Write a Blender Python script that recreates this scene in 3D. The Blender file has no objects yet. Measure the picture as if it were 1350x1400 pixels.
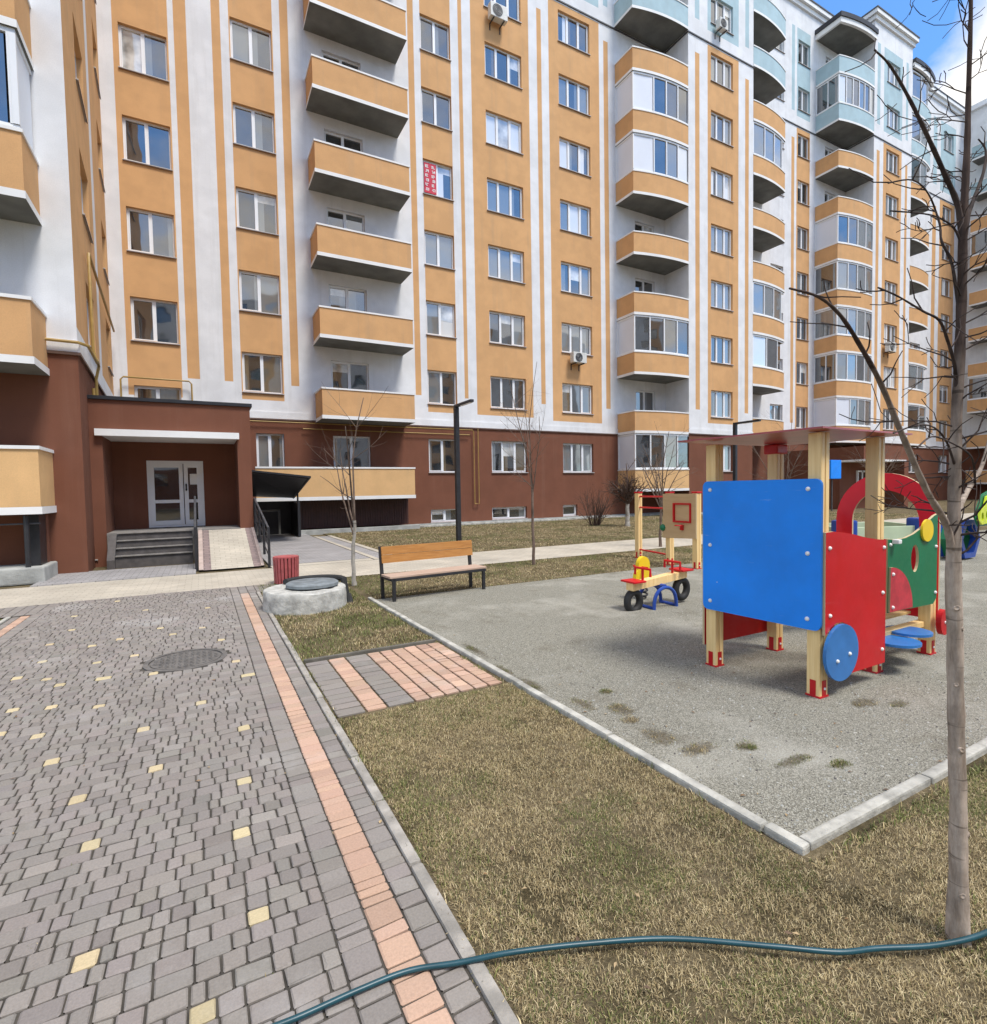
import bpy, bmesh, math, random
import numpy as np
from mathutils import Vector, Matrix
from mathutils.geometry import tessellate_polygon

random.seed(7)
RNG = np.random.default_rng(11)
S = bpy.context.scene
COL = S.collection
rad = math.radians

# ------------------------------------------------------------------ materials
MATS = {}
def new_mat(name):
    m = bpy.data.materials.new(name); m.use_nodes = True
    nt = m.node_tree
    for n in list(nt.nodes): nt.nodes.remove(n)
    out = nt.nodes.new('ShaderNodeOutputMaterial')
    b = nt.nodes.new('ShaderNodeBsdfPrincipled')
    nt.links.new(b.outputs[0], out.inputs[0])
    return m, nt, b
def N(nt, kind, **kw):
    n = nt.nodes.new(kind)
    for k, v in kw.items():
        if k in n.inputs: n.inputs[k].default_value = v
        else: setattr(n, k, v)
    return n
def noise(nt, co, scale, detail=4, rough=.55):
    n = N(nt, 'ShaderNodeTexNoise'); n.inputs['Scale'].default_value = scale
    n.inputs['Detail'].default_value = detail; n.inputs['Roughness'].default_value = rough
    nt.links.new(co, n.inputs['Vector']); return n.outputs['Fac']
def ramp(nt, fac, a, b, pa=.35, pb=.65):
    r = N(nt, 'ShaderNodeValToRGB'); e = r.color_ramp.elements
    e[0].position = pa; e[0].color = (*a, 1); e[1].position = pb; e[1].color = (*b, 1)
    nt.links.new(fac, r.inputs[0]); return r.outputs[0]
def mixc(nt, fac, a, b, mode='MIX'):
    m = N(nt, 'ShaderNodeMix', data_type='RGBA', blend_type=mode)
    for sock, v in ((m.inputs[0], fac), (m.inputs[6], a), (m.inputs[7], b)):
        if hasattr(v, 'links'): nt.links.new(v, sock)
        elif isinstance(v, (int, float)): sock.default_value = v
        else: sock.default_value = (*v, 1)
    return m.outputs[2]
def pos(nt):
    return N(nt, 'ShaderNodeNewGeometry').outputs['Position']
def objco(nt):
    return N(nt, 'ShaderNodeTexCoord').outputs['Object']
def bump(nt, b, h, strength=.3, dist=.01):
    bn = N(nt, 'ShaderNodeBump'); bn.inputs['Strength'].default_value = strength
    bn.inputs['Distance'].default_value = dist
    nt.links.new(h, bn.inputs['Height']); nt.links.new(bn.outputs[0], b.inputs['Normal'])
def shade(c, k): return tuple(min(1, x * k) for x in c)

def M_plain(name, c, rough=.6, var=.08, scale=3., bscale=0, bstr=.2, bdist=.004, metal=0, spec=.5):
    if name in MATS: return MATS[name]
    m, nt, b = new_mat(name); co = pos(nt)
    f = noise(nt, co, scale)
    nt.links.new(ramp(nt, f, shade(c, 1 - var), shade(c, 1 + var)), b.inputs['Base Color'])
    b.inputs['Roughness'].default_value = rough; b.inputs['Metallic'].default_value = metal
    b.inputs['Specular IOR Level'].default_value = spec
    if bscale: bump(nt, b, noise(nt, co, bscale, 5), bstr, bdist)
    MATS[name] = m; return m
def M_stucco(name, c, stain, amt=.25):
    """painted render: fine grain, soft blotches and vertical weather streaks"""
    m, nt, b = new_mat(name); co = pos(nt)
    f = noise(nt, co, .55, 5)
    col = ramp(nt, f, shade(c, .95), shade(c, 1.05), .3, .7)
    mp = N(nt, 'ShaderNodeMapping'); mp.inputs['Scale'].default_value = (3.2, 3.2, .16)
    nt.links.new(co, mp.inputs[0])
    st = noise(nt, mp.outputs[0], 1.0, 6, .65)
    mask = ramp(nt, st, (0, 0, 0), (amt, amt, amt), .54, .78)
    col = mixc(nt, mask, col, stain)
    pk = noise(nt, co, 1.9, 3, .5)
    col = mixc(nt, 1.0, col, ramp(nt, pk, (.955,) * 3, (1.04,) * 3, .38, .62), 'MULTIPLY')
    f2 = noise(nt, co, 55, 3, .7)
    col = mixc(nt, 1.0, col, ramp(nt, f2, (.93,) * 3, (1.05,) * 3, .3, .7), 'MULTIPLY')
    nt.links.new(col, b.inputs['Base Color'])
    b.inputs['Roughness'].default_value = .9; b.inputs['Specular IOR Level'].default_value = .25
    bump(nt, b, noise(nt, co, 90, 4, .7), .45, .006)
    MATS[name] = m; return m
def M_glass(name, c, folds=0):
    m, nt, b = new_mat(name); co = pos(nt)
    if folds:
        w = N(nt, 'ShaderNodeTexWave'); w.inputs['Scale'].default_value = folds
        w.inputs['Distortion'].default_value = 2.5; w.inputs['Detail'].default_value = 2
        w.inputs['Detail Scale'].default_value = .6
        mp = N(nt, 'ShaderNodeMapping'); mp.inputs['Scale'].default_value = (1, 1, .08)
        nt.links.new(co, mp.inputs[0]); nt.links.new(mp.outputs[0], w.inputs[0])
        col = ramp(nt, w.outputs['Fac'], shade(c, .78), shade(c, 1.1), .1, .9)
    else:
        col = ramp(nt, noise(nt, co, 1.7, 3), shade(c, .5), shade(c, 1.6), .3, .7)
    nt.links.new(col, b.inputs['Base Color'])
    b.inputs['Roughness'].default_value = .03; b.inputs['IOR'].default_value = 2.2
    b.inputs['Coat Weight'].default_value = 1.0; b.inputs['Coat Roughness'].default_value = .02
    b.inputs['Coat IOR'].default_value = 1.8
    n1 = noise(nt, co, .9, 1)
    bn = N(nt, 'ShaderNodeBump'); bn.inputs['Strength'].default_value = .25; bn.inputs['Distance'].default_value = .03
    nt.links.new(n1, bn.inputs['Height']); nt.links.new(bn.outputs[0], b.inputs['Normal'])
    nt.links.new(bn.outputs[0], b.inputs['Coat Normal'])
    MATS[name] = m; return m
def M_attr(name, rough=.85, nscale=60, var=.16, bscale=0, bstr=.4, bdist=.003, transl=0, stain=None):
    m, nt, b = new_mat(name)
    a = N(nt, 'ShaderNodeAttribute', attribute_name='col').outputs['Color']; co = pos(nt)
    f = noise(nt, co, nscale, 4, .7)
    col = mixc(nt, 1.0, a, ramp(nt, f, (1 - var,) * 3, (1 + var,) * 3, .3, .7), 'MULTIPLY')
    if stain:
        g = noise(nt, co, .9, 6, .65)
        k = stain[1]
        col = mixc(nt, ramp(nt, g, (0, 0, 0), (k, k, k), .55, .72), col, stain[0])
    nt.links.new(col, b.inputs['Base Color']); b.inputs['Roughness'].default_value = rough
    b.inputs['Specular IOR Level'].default_value = .3
    if bscale: bump(nt, b, noise(nt, co, bscale, 4, .7), bstr, bdist)
    MATS[name] = m; return m
def M_gravel():
    m, nt, b = new_mat('fine_gravel'); co = pos(nt)
    v = N(nt, 'ShaderNodeTexVoronoi'); v.inputs['Scale'].default_value = 210; nt.links.new(co, v.inputs['Vector'])
    r = N(nt, 'ShaderNodeValToRGB'); e = r.color_ramp.elements
    e[0].position = 0; e[0].color = (.115, .108, .085, 1); e[1].position = 1; e[1].color = (.43, .41, .345, 1)
    k = r.color_ramp.elements.new(.5); k.color = (.24, .228, .185, 1)
    sp = N(nt, 'ShaderNodeSeparateColor'); nt.links.new(v.outputs['Color'], sp.inputs[0])
    nt.links.new(sp.outputs[0], r.inputs[0]); col = r.outputs[0]
    g = noise(nt, co, .8, 6, .62)
    col = mixc(nt, ramp(nt, g, (0, 0, 0), (.55,) * 3, .53, .68), col, (.45, .43, .37))
    g2 = noise(nt, co, 2.3, 5, .6)
    col = mixc(nt, ramp(nt, g2, (0, 0, 0), (.55,) * 3, .58, .75), col, (.13, .11, .075))
    nt.links.new(col, b.inputs['Base Color']); b.inputs['Roughness'].default_value = .95
    b.inputs['Specular IOR Level'].default_value = .2
    h = N(nt, 'ShaderNodeMath', operation='ADD'); nt.links.new(v.outputs['Distance'], h.inputs[0])
    nt.links.new(noise(nt, co, 14, 5), h.inputs[1])
    bump(nt, b, h.outputs[0], .55, .012)
    MATS['gravel'] = m; return m
def M_soil(name, a, c, scale=2.2):
    m, nt, b = new_mat(name); co = pos(nt)
    col = ramp(nt, noise(nt, co, scale, 7, .65), a, c, .35, .65)
    f = noise(nt, co, 70, 4, .75)
    col = mixc(nt, 1.0, col, ramp(nt, f, (.55,) * 3, (1.5,) * 3, .3, .7), 'MULTIPLY')
    nt.links.new(col, b.inputs['Base Color']); b.inputs['Roughness'].default_value = 1
    b.inputs['Specular IOR Level'].default_value = .1
    bump(nt, b, f, .8, .02); MATS[name] = m; return m
def M_brick(name, c1, c2, mortar, bw, bh, msize=.008, rot=0):
    m, nt, b = new_mat(name); co = pos(nt)
    mp = N(nt, 'ShaderNodeMapping'); mp.inputs['Rotation'].default_value = (0, 0, rot); nt.links.new(co, mp.inputs[0])
    t = N(nt, 'ShaderNodeTexBrick'); t.inputs['Scale'].default_value = 1
    t.inputs['Color1'].default_value = (*c1, 1); t.inputs['Color2'].default_value = (*c2, 1); t.inputs['Mortar'].default_value = (*mortar, 1)
    t.inputs['Brick Width'].default_value = bw; t.inputs['Row Height'].default_value = bh; t.inputs['Mortar Size'].default_value = msize
    nt.links.new(mp.outputs[0], t.inputs['Vector'])
    f = noise(nt, co, 1.3, 6)
    col = mixc(nt, 1.0, t.outputs['Color'], ramp(nt, f, (.82,) * 3, (1.12,) * 3, .3, .7), 'MULTIPLY')
    nt.links.new(col, b.inputs['Base Color']); b.inputs['Roughness'].default_value = .9
    bump(nt, b, t.outputs['Fac'], -.3, .004); MATS[name] = m; return m
def M_wood(name, a, c, stretch=(1, 1, .06), scale=30, rough=.55, coat=0):
    m, nt, b = new_mat(name); co = objco(nt)
    mp = N(nt, 'ShaderNodeMapping'); mp.inputs['Scale'].default_value = stretch; nt.links.new(co, mp.inputs[0])
    f = noise(nt, mp.outputs[0], scale, 5, .6)
    nt.links.new(ramp(nt, f, a, c, .3, .7), b.inputs['Base Color']); b.inputs['Roughness'].default_value = rough
    b.inputs['Coat Weight'].default_value = coat
    bump(nt, b, f, .25, .002); MATS[name] = m; return m
def M_bark(name, a, c, ring, scale=1.):
    m, nt, b = new_mat(name); co = pos(nt)
    mp = N(nt, 'ShaderNodeMapping'); mp.inputs['Scale'].default_value = (26 * scale, 26 * scale, 5 * scale); nt.links.new(co, mp.inputs[0])
    f = noise(nt, mp.outputs[0], 1, 6, .7)
    col = ramp(nt, f, a, c, .34, .66)
    mp2 = N(nt, 'ShaderNodeMapping'); mp2.inputs['Scale'].default_value = (3 * scale, 3 * scale, 42 * scale); nt.links.new(co, mp2.inputs[0])
    g = noise(nt, mp2.outputs[0], 1, 3, .6)
    col = mixc(nt, ramp(nt, g, (0, 0, 0), (.75,) * 3, .62, .68), col, ring)
    col = mixc(nt, 1.0, col, ramp(nt, noise(nt, co, 9 * scale, 5, .65), (.72,) * 3, (1.22,) * 3, .32, .68), 'MULTIPLY')
    nt.links.new(col, b.inputs['Base Color']); b.inputs['Roughness'].default_value = .9
    b.inputs['Specular IOR Level'].default_value = .25
    bump(nt, b, f, .7, .006); MATS[name] = m; return m

def M_board(name, c, rough=.3, fleck=(.75, .78, .8)):
    m, nt, b = new_mat(name); co = pos(nt)
    col = ramp(nt, noise(nt, co, 2.2, 5, .6), shade(c, .86), shade(c, 1.08), .3, .7)
    v = N(nt, 'ShaderNodeTexVoronoi'); v.inputs['Scale'].default_value = 9; nt.links.new(co, v.inputs['Vector'])
    r = N(nt, 'ShaderNodeValToRGB'); e = r.color_ramp.elements; e[0].position = .035; e[0].color = (1, 1, 1, 1); e[1].position = .055; e[1].color = (0, 0, 0, 1)
    nt.links.new(v.outputs['Distance'], r.inputs[0])
    sp = N(nt, 'ShaderNodeSeparateColor'); nt.links.new(v.outputs['Color'], sp.inputs[0])
    gt = N(nt, 'ShaderNodeMath', operation='GREATER_THAN'); nt.links.new(sp.outputs[0], gt.inputs[0]); gt.inputs[1].default_value = .8
    mu = N(nt, 'ShaderNodeMath', operation='MULTIPLY'); nt.links.new(r.outputs[0], mu.inputs[0]); nt.links.new(gt.outputs[0], mu.inputs[1])
    col = mixc(nt, mu.outputs[0], col, fleck)
    mp = N(nt, 'ShaderNodeMapping'); mp.inputs['Scale'].default_value = (3, 3, 26); mp.inputs['Rotation'].default_value = (.5, .3, 0); nt.links.new(co, mp.inputs[0])
    sc = noise(nt, mp.outputs[0], 1, 8, .75)
    col = mixc(nt, ramp(nt, sc, (0, 0, 0), (.22,) * 3, .62, .72), col, fleck)
    nt.links.new(col, b.inputs['Base Color'])
    rr = ramp(nt, noise(nt, co, 7, 6, .7), (rough,) * 3, (rough + .3,) * 3, .3, .7); nt.links.new(rr, b.inputs['Roughness'])
    bump(nt, b, noise(nt, co, 45, 4), .06, .003); MATS[name] = m; return m

ORANGE = M_stucco('orange_render', (.63, .36, .165), (.47, .31, .18), .5)
WHITE = M_stucco('white_render', (.735, .735, .74), (.50, .485, .46), .38)
ORANGE_LIT = M_stucco('lit_orange_render', (.68, .425, .20), (.50, .34, .19), .25)  # same orange render made paler: brighter light on the lowest balconies, painted in
BLUE = M_stucco('pale_blue_render', (.40, .53, .57), (.42, .48, .49), .3)
BROWN = M_stucco('brown_render', (.180, .072, .043), (.24, .125, .085), .35)
TRIM = M_plain('white_trim', (.78, .77, .75), .7, .05, 1.2, 40, .2)
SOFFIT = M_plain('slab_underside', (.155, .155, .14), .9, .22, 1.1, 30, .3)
PVC = M_plain('white_pvc', (.80, .81, .82), .35, .02)
PANEL = M_plain('white_sandwich_panel', (.70, .73, .79), .4, .03, .8)
SILL = M_plain('sill_metal', (.50, .49, .47), .5, .08)
DARKSILL = M_plain('brown_flashing', (.12, .07, .05), .5, .08)
G_DARK = M_glass('dark_glass', (.028, .032, .036))
G_SHEER = M_glass('sheer_curtain_glass', (.17, .19, .20), 9)
G_WHITE = M_glass('white_curtain_glass', (.74, .75, .74), 7)
G_TAN = M_glass('tan_curtain_glass', (.15, .12, .08), 8)
G_BLIND = M_glass('blind_glass', (.50, .50, .48))
CONC = M_plain('weathered_concrete', (.36, .36, .335), .95, .2, 3, 25, .6, .012)
CONCW = M_plain('whitewashed_concrete', (.42, .41, .375), .95, .25, 9, 18, .8, .015)
BLACKM = M_plain('black_steel', (.022, .022, .025), .45, .2, 8)
GREYM = M_plain('dark_grey_steel', (.07, .07, .075), .5, .2, 6)
ROOFB = M_plain('black_roof_sheet', (.02, .021, .026), .5, .2, 3)
GASY = M_plain('yellow_pipe_paint', (.36, .23, .06), .5, .12, 6)
STEP = M_plain('step_stone', (.09, .08, .076), .85, .2, 7, 40, .4)
BEIGE = M_brick('beige_paving', (.475, .425, .345), (.42, .375, .305), (.33, .295, .24), .2, .1, .006)
GREYPAV = M_brick('grey_paving', (.33, .315, .31), (.28, .265, .26), (.17, .16, .155), .2, .1, .008)
MAUVE = M_brick('mauve_paving', (.27, .2, .185), (.23, .17, .16), (.15, .12, .11), .2, .1, .008)
SOIL = M_soil('lawn_soil', (.075, .06, .032), (.19, .15, .09))
SOILG = M_soil('green_lawn_soil', (.085, .085, .032), (.19, .165, .085))
GRAVEL = M_gravel()
JOINT = M_plain('joint_sand', (.058, .051, .042), 1, .4, 9)
PAVER = M_attr('paver_stone', .85, 120, .13, 160, .35, .003, stain=((.47, .455, .44), .45))
BLADE = M_attr('grass_blades', .8, 3, .12)
WOODP = M_wood('pine_post', (.80, .53, .215), (.95, .70, .34), (1, 1, .05), 40, .5, .2)
WOODB = M_wood('bench_back_wood', (.36, .15, .035), (.50, .235, .065), (.06, 1, 1), 40, .45, .3)
WOODS = M_wood('bench_seat_wood', (.40, .27, .20), (.52, .38, .29), (.06, 1, 1), 40, .6)
PLY = M_wood('plywood', (.52, .34, .17), (.60, .41, .22), (1, .15, 1), 14, .5, .2)
P_BLUE = M_board('blue_board_paint', (.0, .25, .93))
P_RED = M_board('red_board_paint', (.56, .003, .008), .28, (.62, .16, .18))
P_ROSE = M_plain('faded_red_paint', (.50, .035, .05), .5, .18, 14)
P_GREEN = M_board('green_board_paint', (.006, .165, .065), .3, (.25, .42, .33))
P_YEL = M_plain('yellow_paint', (.86, .60, .02), .35, .05)
P_DISC = M_plain('blue_disc_paint', (.03, .17, .46), .35, .1, 6)
P_NAVY = M_plain('blue_tube_paint', (.015, .06, .32), .35, .08)
P_MAROON = M_plain('maroon_roof_sheet', (.36, .05, .05), .28, .15, 3)
P_LIME = M_plain('lime_plate_paint', (.62, .72, .03), .4, .05)
EDGE = M_plain('ply_edge', (.56, .44, .26), .7, .08)
CAP = M_plain('bolt_cap', (.82, .82, .80), .3, .02)
RUBBER = M_plain('black_rubber', (.018, .018, .018), .7, .2)
HATCH = M_plain('grey_hatch', (.17, .19, .20), .7, .25, 9, 20, .4)
IRON = M_plain('cast_iron', (.13, .12, .11), .65, .2, 10, 60, .6, .006)
BINRED = M_plain('bin_slat_red', (.40, .09, .09), .5, .15, 10)
HOSE = M_plain('hose_rubber', (.012, .06, .078), .38, .15, 12)
BARKG = M_bark('grey_brown_bark', (.25, .195, .15), (.54, .445, .365), (.10, .075, .055))
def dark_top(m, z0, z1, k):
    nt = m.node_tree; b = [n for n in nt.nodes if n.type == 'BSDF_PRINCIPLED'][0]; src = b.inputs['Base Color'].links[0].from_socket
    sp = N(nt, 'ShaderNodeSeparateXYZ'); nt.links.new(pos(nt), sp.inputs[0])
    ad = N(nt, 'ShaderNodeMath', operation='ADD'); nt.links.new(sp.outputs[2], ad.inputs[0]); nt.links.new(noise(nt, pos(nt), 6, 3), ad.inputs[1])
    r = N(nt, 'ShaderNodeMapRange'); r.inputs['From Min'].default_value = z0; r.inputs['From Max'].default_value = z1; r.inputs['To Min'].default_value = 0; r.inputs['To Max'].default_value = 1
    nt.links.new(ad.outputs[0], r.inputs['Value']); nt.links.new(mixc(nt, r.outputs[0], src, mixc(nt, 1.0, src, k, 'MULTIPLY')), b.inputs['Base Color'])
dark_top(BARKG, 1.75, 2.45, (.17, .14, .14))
BARKD = M_bark('dark_twig_bark', (.035, .025, .022), (.085, .062, .054), (.03, .02, .018))
BARKW = M_bark('pale_trunk_bark', (.28, .25, .21), (.52, .48, .42), (.10, .08, .07), .7)
BARKB = M_bark('brown_twig_bark', (.12, .085, .065), (.22, .16, .125), (.08, .06, .05), .7)
ACW = M_plain('ac_casing', (.62, .61, .57), .5, .08, 5)
POSTER = M_plain('red_poster', (.52, .012, .04), .5, .05)
PAPER = M_plain('white_paper', (.8, .8, .78), .8, .03)

# ------------------------------------------------------------------ mesh builder
class MB:
    def __init__(s): s.v = []; s.f = []; s.m = []; s.mats = []
    def mi(s, m):
        if m not in s.mats: s.mats.append(m)
        return s.mats.index(m)
    def face(s, pts, m):
        i = len(s.v); s.v += [tuple(p) for p in pts]; s.f.append(tuple(range(i, i + len(pts)))); s.m.append(s.mi(m))
    def box(s, x0, x1, y0, y1, z0, z1, m, T=None, skip=''):
        p = [(x, y, z) for z in (z0, z1) for y in (y0, y1) for x in (x0, x1)]
        if T: p = [T(*q) for q in p]
        i = len(s.v); s.v += [tuple(q) for q in p]
        for k, q in (('b', (0, 2, 3, 1)), ('t', (4, 5, 7, 6)), ('f', (0, 1, 5, 4)), ('k', (2, 6, 7, 3)), ('l', (0, 4, 6, 2)), ('r', (1, 3, 7, 5))):
            if k in skip: continue
            s.f.append(tuple(i + a for a in q)); s.m.append(s.mi(m))
    def rbox(s, c, size, m, rz=0, ch=.008, T=None):
        """box with chamfered edges"""
        bm = bmesh.new(); bmesh.ops.create_cube(bm, size=1)
        for v in bm.verts: v.co = Vector((v.co.x * size[0], v.co.y * size[1], v.co.z * size[2]))
        ch = min(ch, min(size) * .35)
        bmesh.ops.bevel(bm, geom=list(bm.edges), offset=ch, segments=2, affect='EDGES', profile=.6)
        R = Matrix.Translation(c) @ Matrix.Rotation(rz, 4, 'Z')
        s.add_bm(bm, m, R, T)
    def add_bm(s, bm, m, R=None, T=None):
        i = len(s.v); bm.verts.index_update()
        for v in bm.verts:
            p = R @ v.co if R else v.co
            s.v.append(tuple(T(*p)) if T else tuple(p))
        for f in bm.faces:
            s.f.append(tuple(i + v.index for v in f.verts)); s.m.append(s.mi(m))
        bm.free()
    def tube(s, pts, r, m, n=8, cap=True):
        pts = [Vector(p) for p in pts]; rr = r if isinstance(r, (list, tuple)) else [r] * len(pts)
        base = len(s.v); up = None
        for k, p in enumerate(pts):
            d = (pts[min(k + 1, len(pts) - 1)] - pts[max(k - 1, 0)])
            d = d.normalized() if d.length > 1e-9 else Vector((0, 0, 1))
            if up is None: up = Vector((1, 0, 0)) if abs(d.x) < .8 else Vector((0, 1, 0))
            a = up - d * up.dot(d)
            if a.length < 1e-4: a = d.orthogonal()
            a.normalize(); up = a; b = d.cross(a)
            for j in range(n):
                t = 2 * math.pi * j / n
                s.v.append(tuple(p + (a * math.cos(t) + b * math.sin(t)) * rr[k]))
        mi = s.mi(m)
        for k in range(len(pts) - 1):
            for j in range(n):
                q = base + k * n; j2 = (j + 1) % n
                s.f.append((q + j, q + j2, q + n + j2, q + n + j)); s.m.append(mi)
        if cap:
            s.f.append(tuple(base + j for j in reversed(range(n)))); s.m.append(mi)
            e = base + (len(pts) - 1) * n
            s.f.append(tuple(e + j for j in range(n))); s.m.append(mi)
    def prism(s, outline, T, d0, d1, m, holes=(), side=None):
        """outline (u,v) list extruded d0..d1, mapped by T(u,v,d)"""
        loops = [list(outline)] + [list(h) for h in holes]
        flat = [p for l in loops for p in l]
        tri = tessellate_polygon([[Vector((p[0], p[1], 0)) for p in l] for l in loops])
        i = len(s.v); n = len(flat)
        s.v += [tuple(T(u, v, d0)) for u, v in flat] + [tuple(T(u, v, d1)) for u, v in flat]
        mi = s.mi(m); ms = s.mi(side or m)
        for t in tri:
            s.f.append(tuple(i + a for a in t)); s.m.append(mi)
            s.f.append(tuple(i + n + a for a in reversed(t))); s.m.append(mi)
        o = 0
        for l in loops:
            k = len(l)
            for a in range(k):
                b = (a + 1) % k
                s.f.append((i + o + a, i + o + b, i + n + o + b, i + n + o + a)); s.m.append(ms)
            o += k
    def lathe(s, prof, c, m, n=24, ax=None):
        base = len(s.v); mi = s.mi(m)
        for r, z in prof:
            for j in range(n):
                t = 2 * math.pi * j / n
                p = (r * math.cos(t), r * math.sin(t), z)
                if ax: p = ax(*p)
                s.v.append((c[0] + p[0], c[1] + p[1], c[2] + p[2]))
        for k in range(len(prof) - 1):
            for j in range(n):
                q = base + k * n; j2 = (j + 1) % n
                s.f.append((q + j, q + j2, q + n + j2, q + n + j)); s.m.append(mi)
        s.f.append(tuple(base + j for j in reversed(range(n)))); s.m.append(mi)
        e = base + (len(prof) - 1) * n
        s.f.append(tuple(e + j for j in range(n))); s.m.append(mi)
    def build(s, name, parent=None, smooth=False, fix=False):
        me = bpy.data.meshes.new(name); me.from_pydata(s.v, [], s.f)
        for m in s.mats: me.materials.append(m)
        me.polygons.foreach_set('material_index', s.m)
        if fix:
            bm = bmesh.new(); bm.from_mesh(me); bmesh.ops.recalc_face_normals(bm, faces=bm.faces); bm.to_mesh(me); bm.free()
        if smooth:
            me.polygons.foreach_set('use_smooth', [True] * len(me.polygons))
            try: me.set_sharp_from_angle(angle=rad(40))
            except Exception: pass
        me.update()
        o = bpy.data.objects.new(name, me); COL.objects.link(o)
        if parent: o.parent = parent; o.matrix_parent_inverse = parent.matrix_world.inverted() if False else Matrix.Translation(-Vector(parent.location))
        return o
def thing(name, label, cat, loc=(0, 0, 0), group=None):
    o = bpy.data.objects.new(name, None); COL.objects.link(o); o.location = loc
    o.empty_display_size = .2
    return tag(o, label, cat, group)
def tag(o, label, cat, group=None):
    o['label'] = label; o['category'] = cat
    if group: o['group'] = group
    return o
def struct(o, label=None):
    o['kind'] = 'structure'
    if label: o['label'] = label
    return o

def circle(cx, cy, rx, ry=None, n=28, a0=0, a1=2 * math.pi, close=True):
    ry = ry or rx; k = n if close else n + 1
    return [(cx + rx * math.cos(a0 + (a1 - a0) * i / n), cy + ry * math.sin(a0 + (a1 - a0) * i / n)) for i in range(k)]

# ------------------------------------------------------------------ building
H = 2.95
ZT = lambda n: .82 + H * n          # window head of storey n
ZS = lambda n: -.63 + H * n         # window sill of storey n
ZB = lambda n: -1.65 + H * n        # balcony underside of storey n
ROOF = 32.9

class Plane:
    """vertical wall plane: u runs along the wall, outward normal n; T(u, d, z): d metres in front of the wall"""
    def __init__(s, o, ux, n): s.o = Vector((*o, 0)); s.ux = Vector((*ux, 0)).normalized(); s.n = Vector((*n, 0)).normalized()
    def T(s, u, d, z): return s.o + s.ux * u + s.n * d + Vector((0, 0, z))
P0 = Plane((0, 21.78), (1, 0), (0, -1))
PH = Plane((0, 20.14), (1, 0), (0, -1))
PJ = Plane((0, 21.99), (1, 0), (0, -1))
PL = Plane((0, 20.20), (1, 0), (0, -1))
WF = Plane((0, 13.20), (1, 0), (0, -1))
sd = Vector((-2.44 + 2.03, 21.78 - 13.2))
WS = Plane((-2.03, 13.2), (sd.x, sd.y), (sd.y, -sd.x))
PO = Plane((58, 0), (0, -1), (-1, 0))       # far wing, u = -y
DEP = .15
def wall(mb, pl, u0, u1, z0, z1, ucuts, zcuts, holes, color):
    us = sorted({u0, u1, *[c for c in ucuts if u0 < c < u1], *[h[0] for h in holes], *[h[1] for h in holes]})
    zs = sorted({z0, z1, *[c for c in zcuts if z0 < c < z1], *[h[2] for h in holes], *[h[3] for h in holes]})
    for a, b in zip(us, us[1:]):
        for c, d in zip(zs, zs[1:]):
            um, zm = (a + b) / 2, (c + d) / 2
            if any(h[0] < um < h[1] and h[2] < zm < h[3] for h in holes): continue
            mb.face([pl.T(a, 0, c), pl.T(b, 0, c), pl.T(b, 0, d), pl.T(a, 0, d)], color(um, zm))
    for h in holes:
        a, b, c, d = h[:4]; m = color((a + b) / 2, d + .03)
        for q in (((a, c), (a, d)), ((a, d), (b, d)), ((b, d), (b, c)), ((b, c), (a, c))):
            (p, r), (s_, t) = q
            mb.face([pl.T(p, 0, r), pl.T(s_, 0, t), pl.T(s_, -DEP - .05, t), pl.T(p, -DEP - .05, r)], m)
GL = {'d': G_DARK, 's': G_SHEER, 'w': G_WHITE, 't': G_TAN, 'b': G_BLIND}
STY2 = ['dd', 'ds', 'sd', 'ss', 'dd', 'sw', 'dt', 'dd']
STY3 = ['ddd', 'sds', 'sss', 'dsd', 'sdd', 'www', 'tdt', 'ssd', 'dds', 'wdw']
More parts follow.
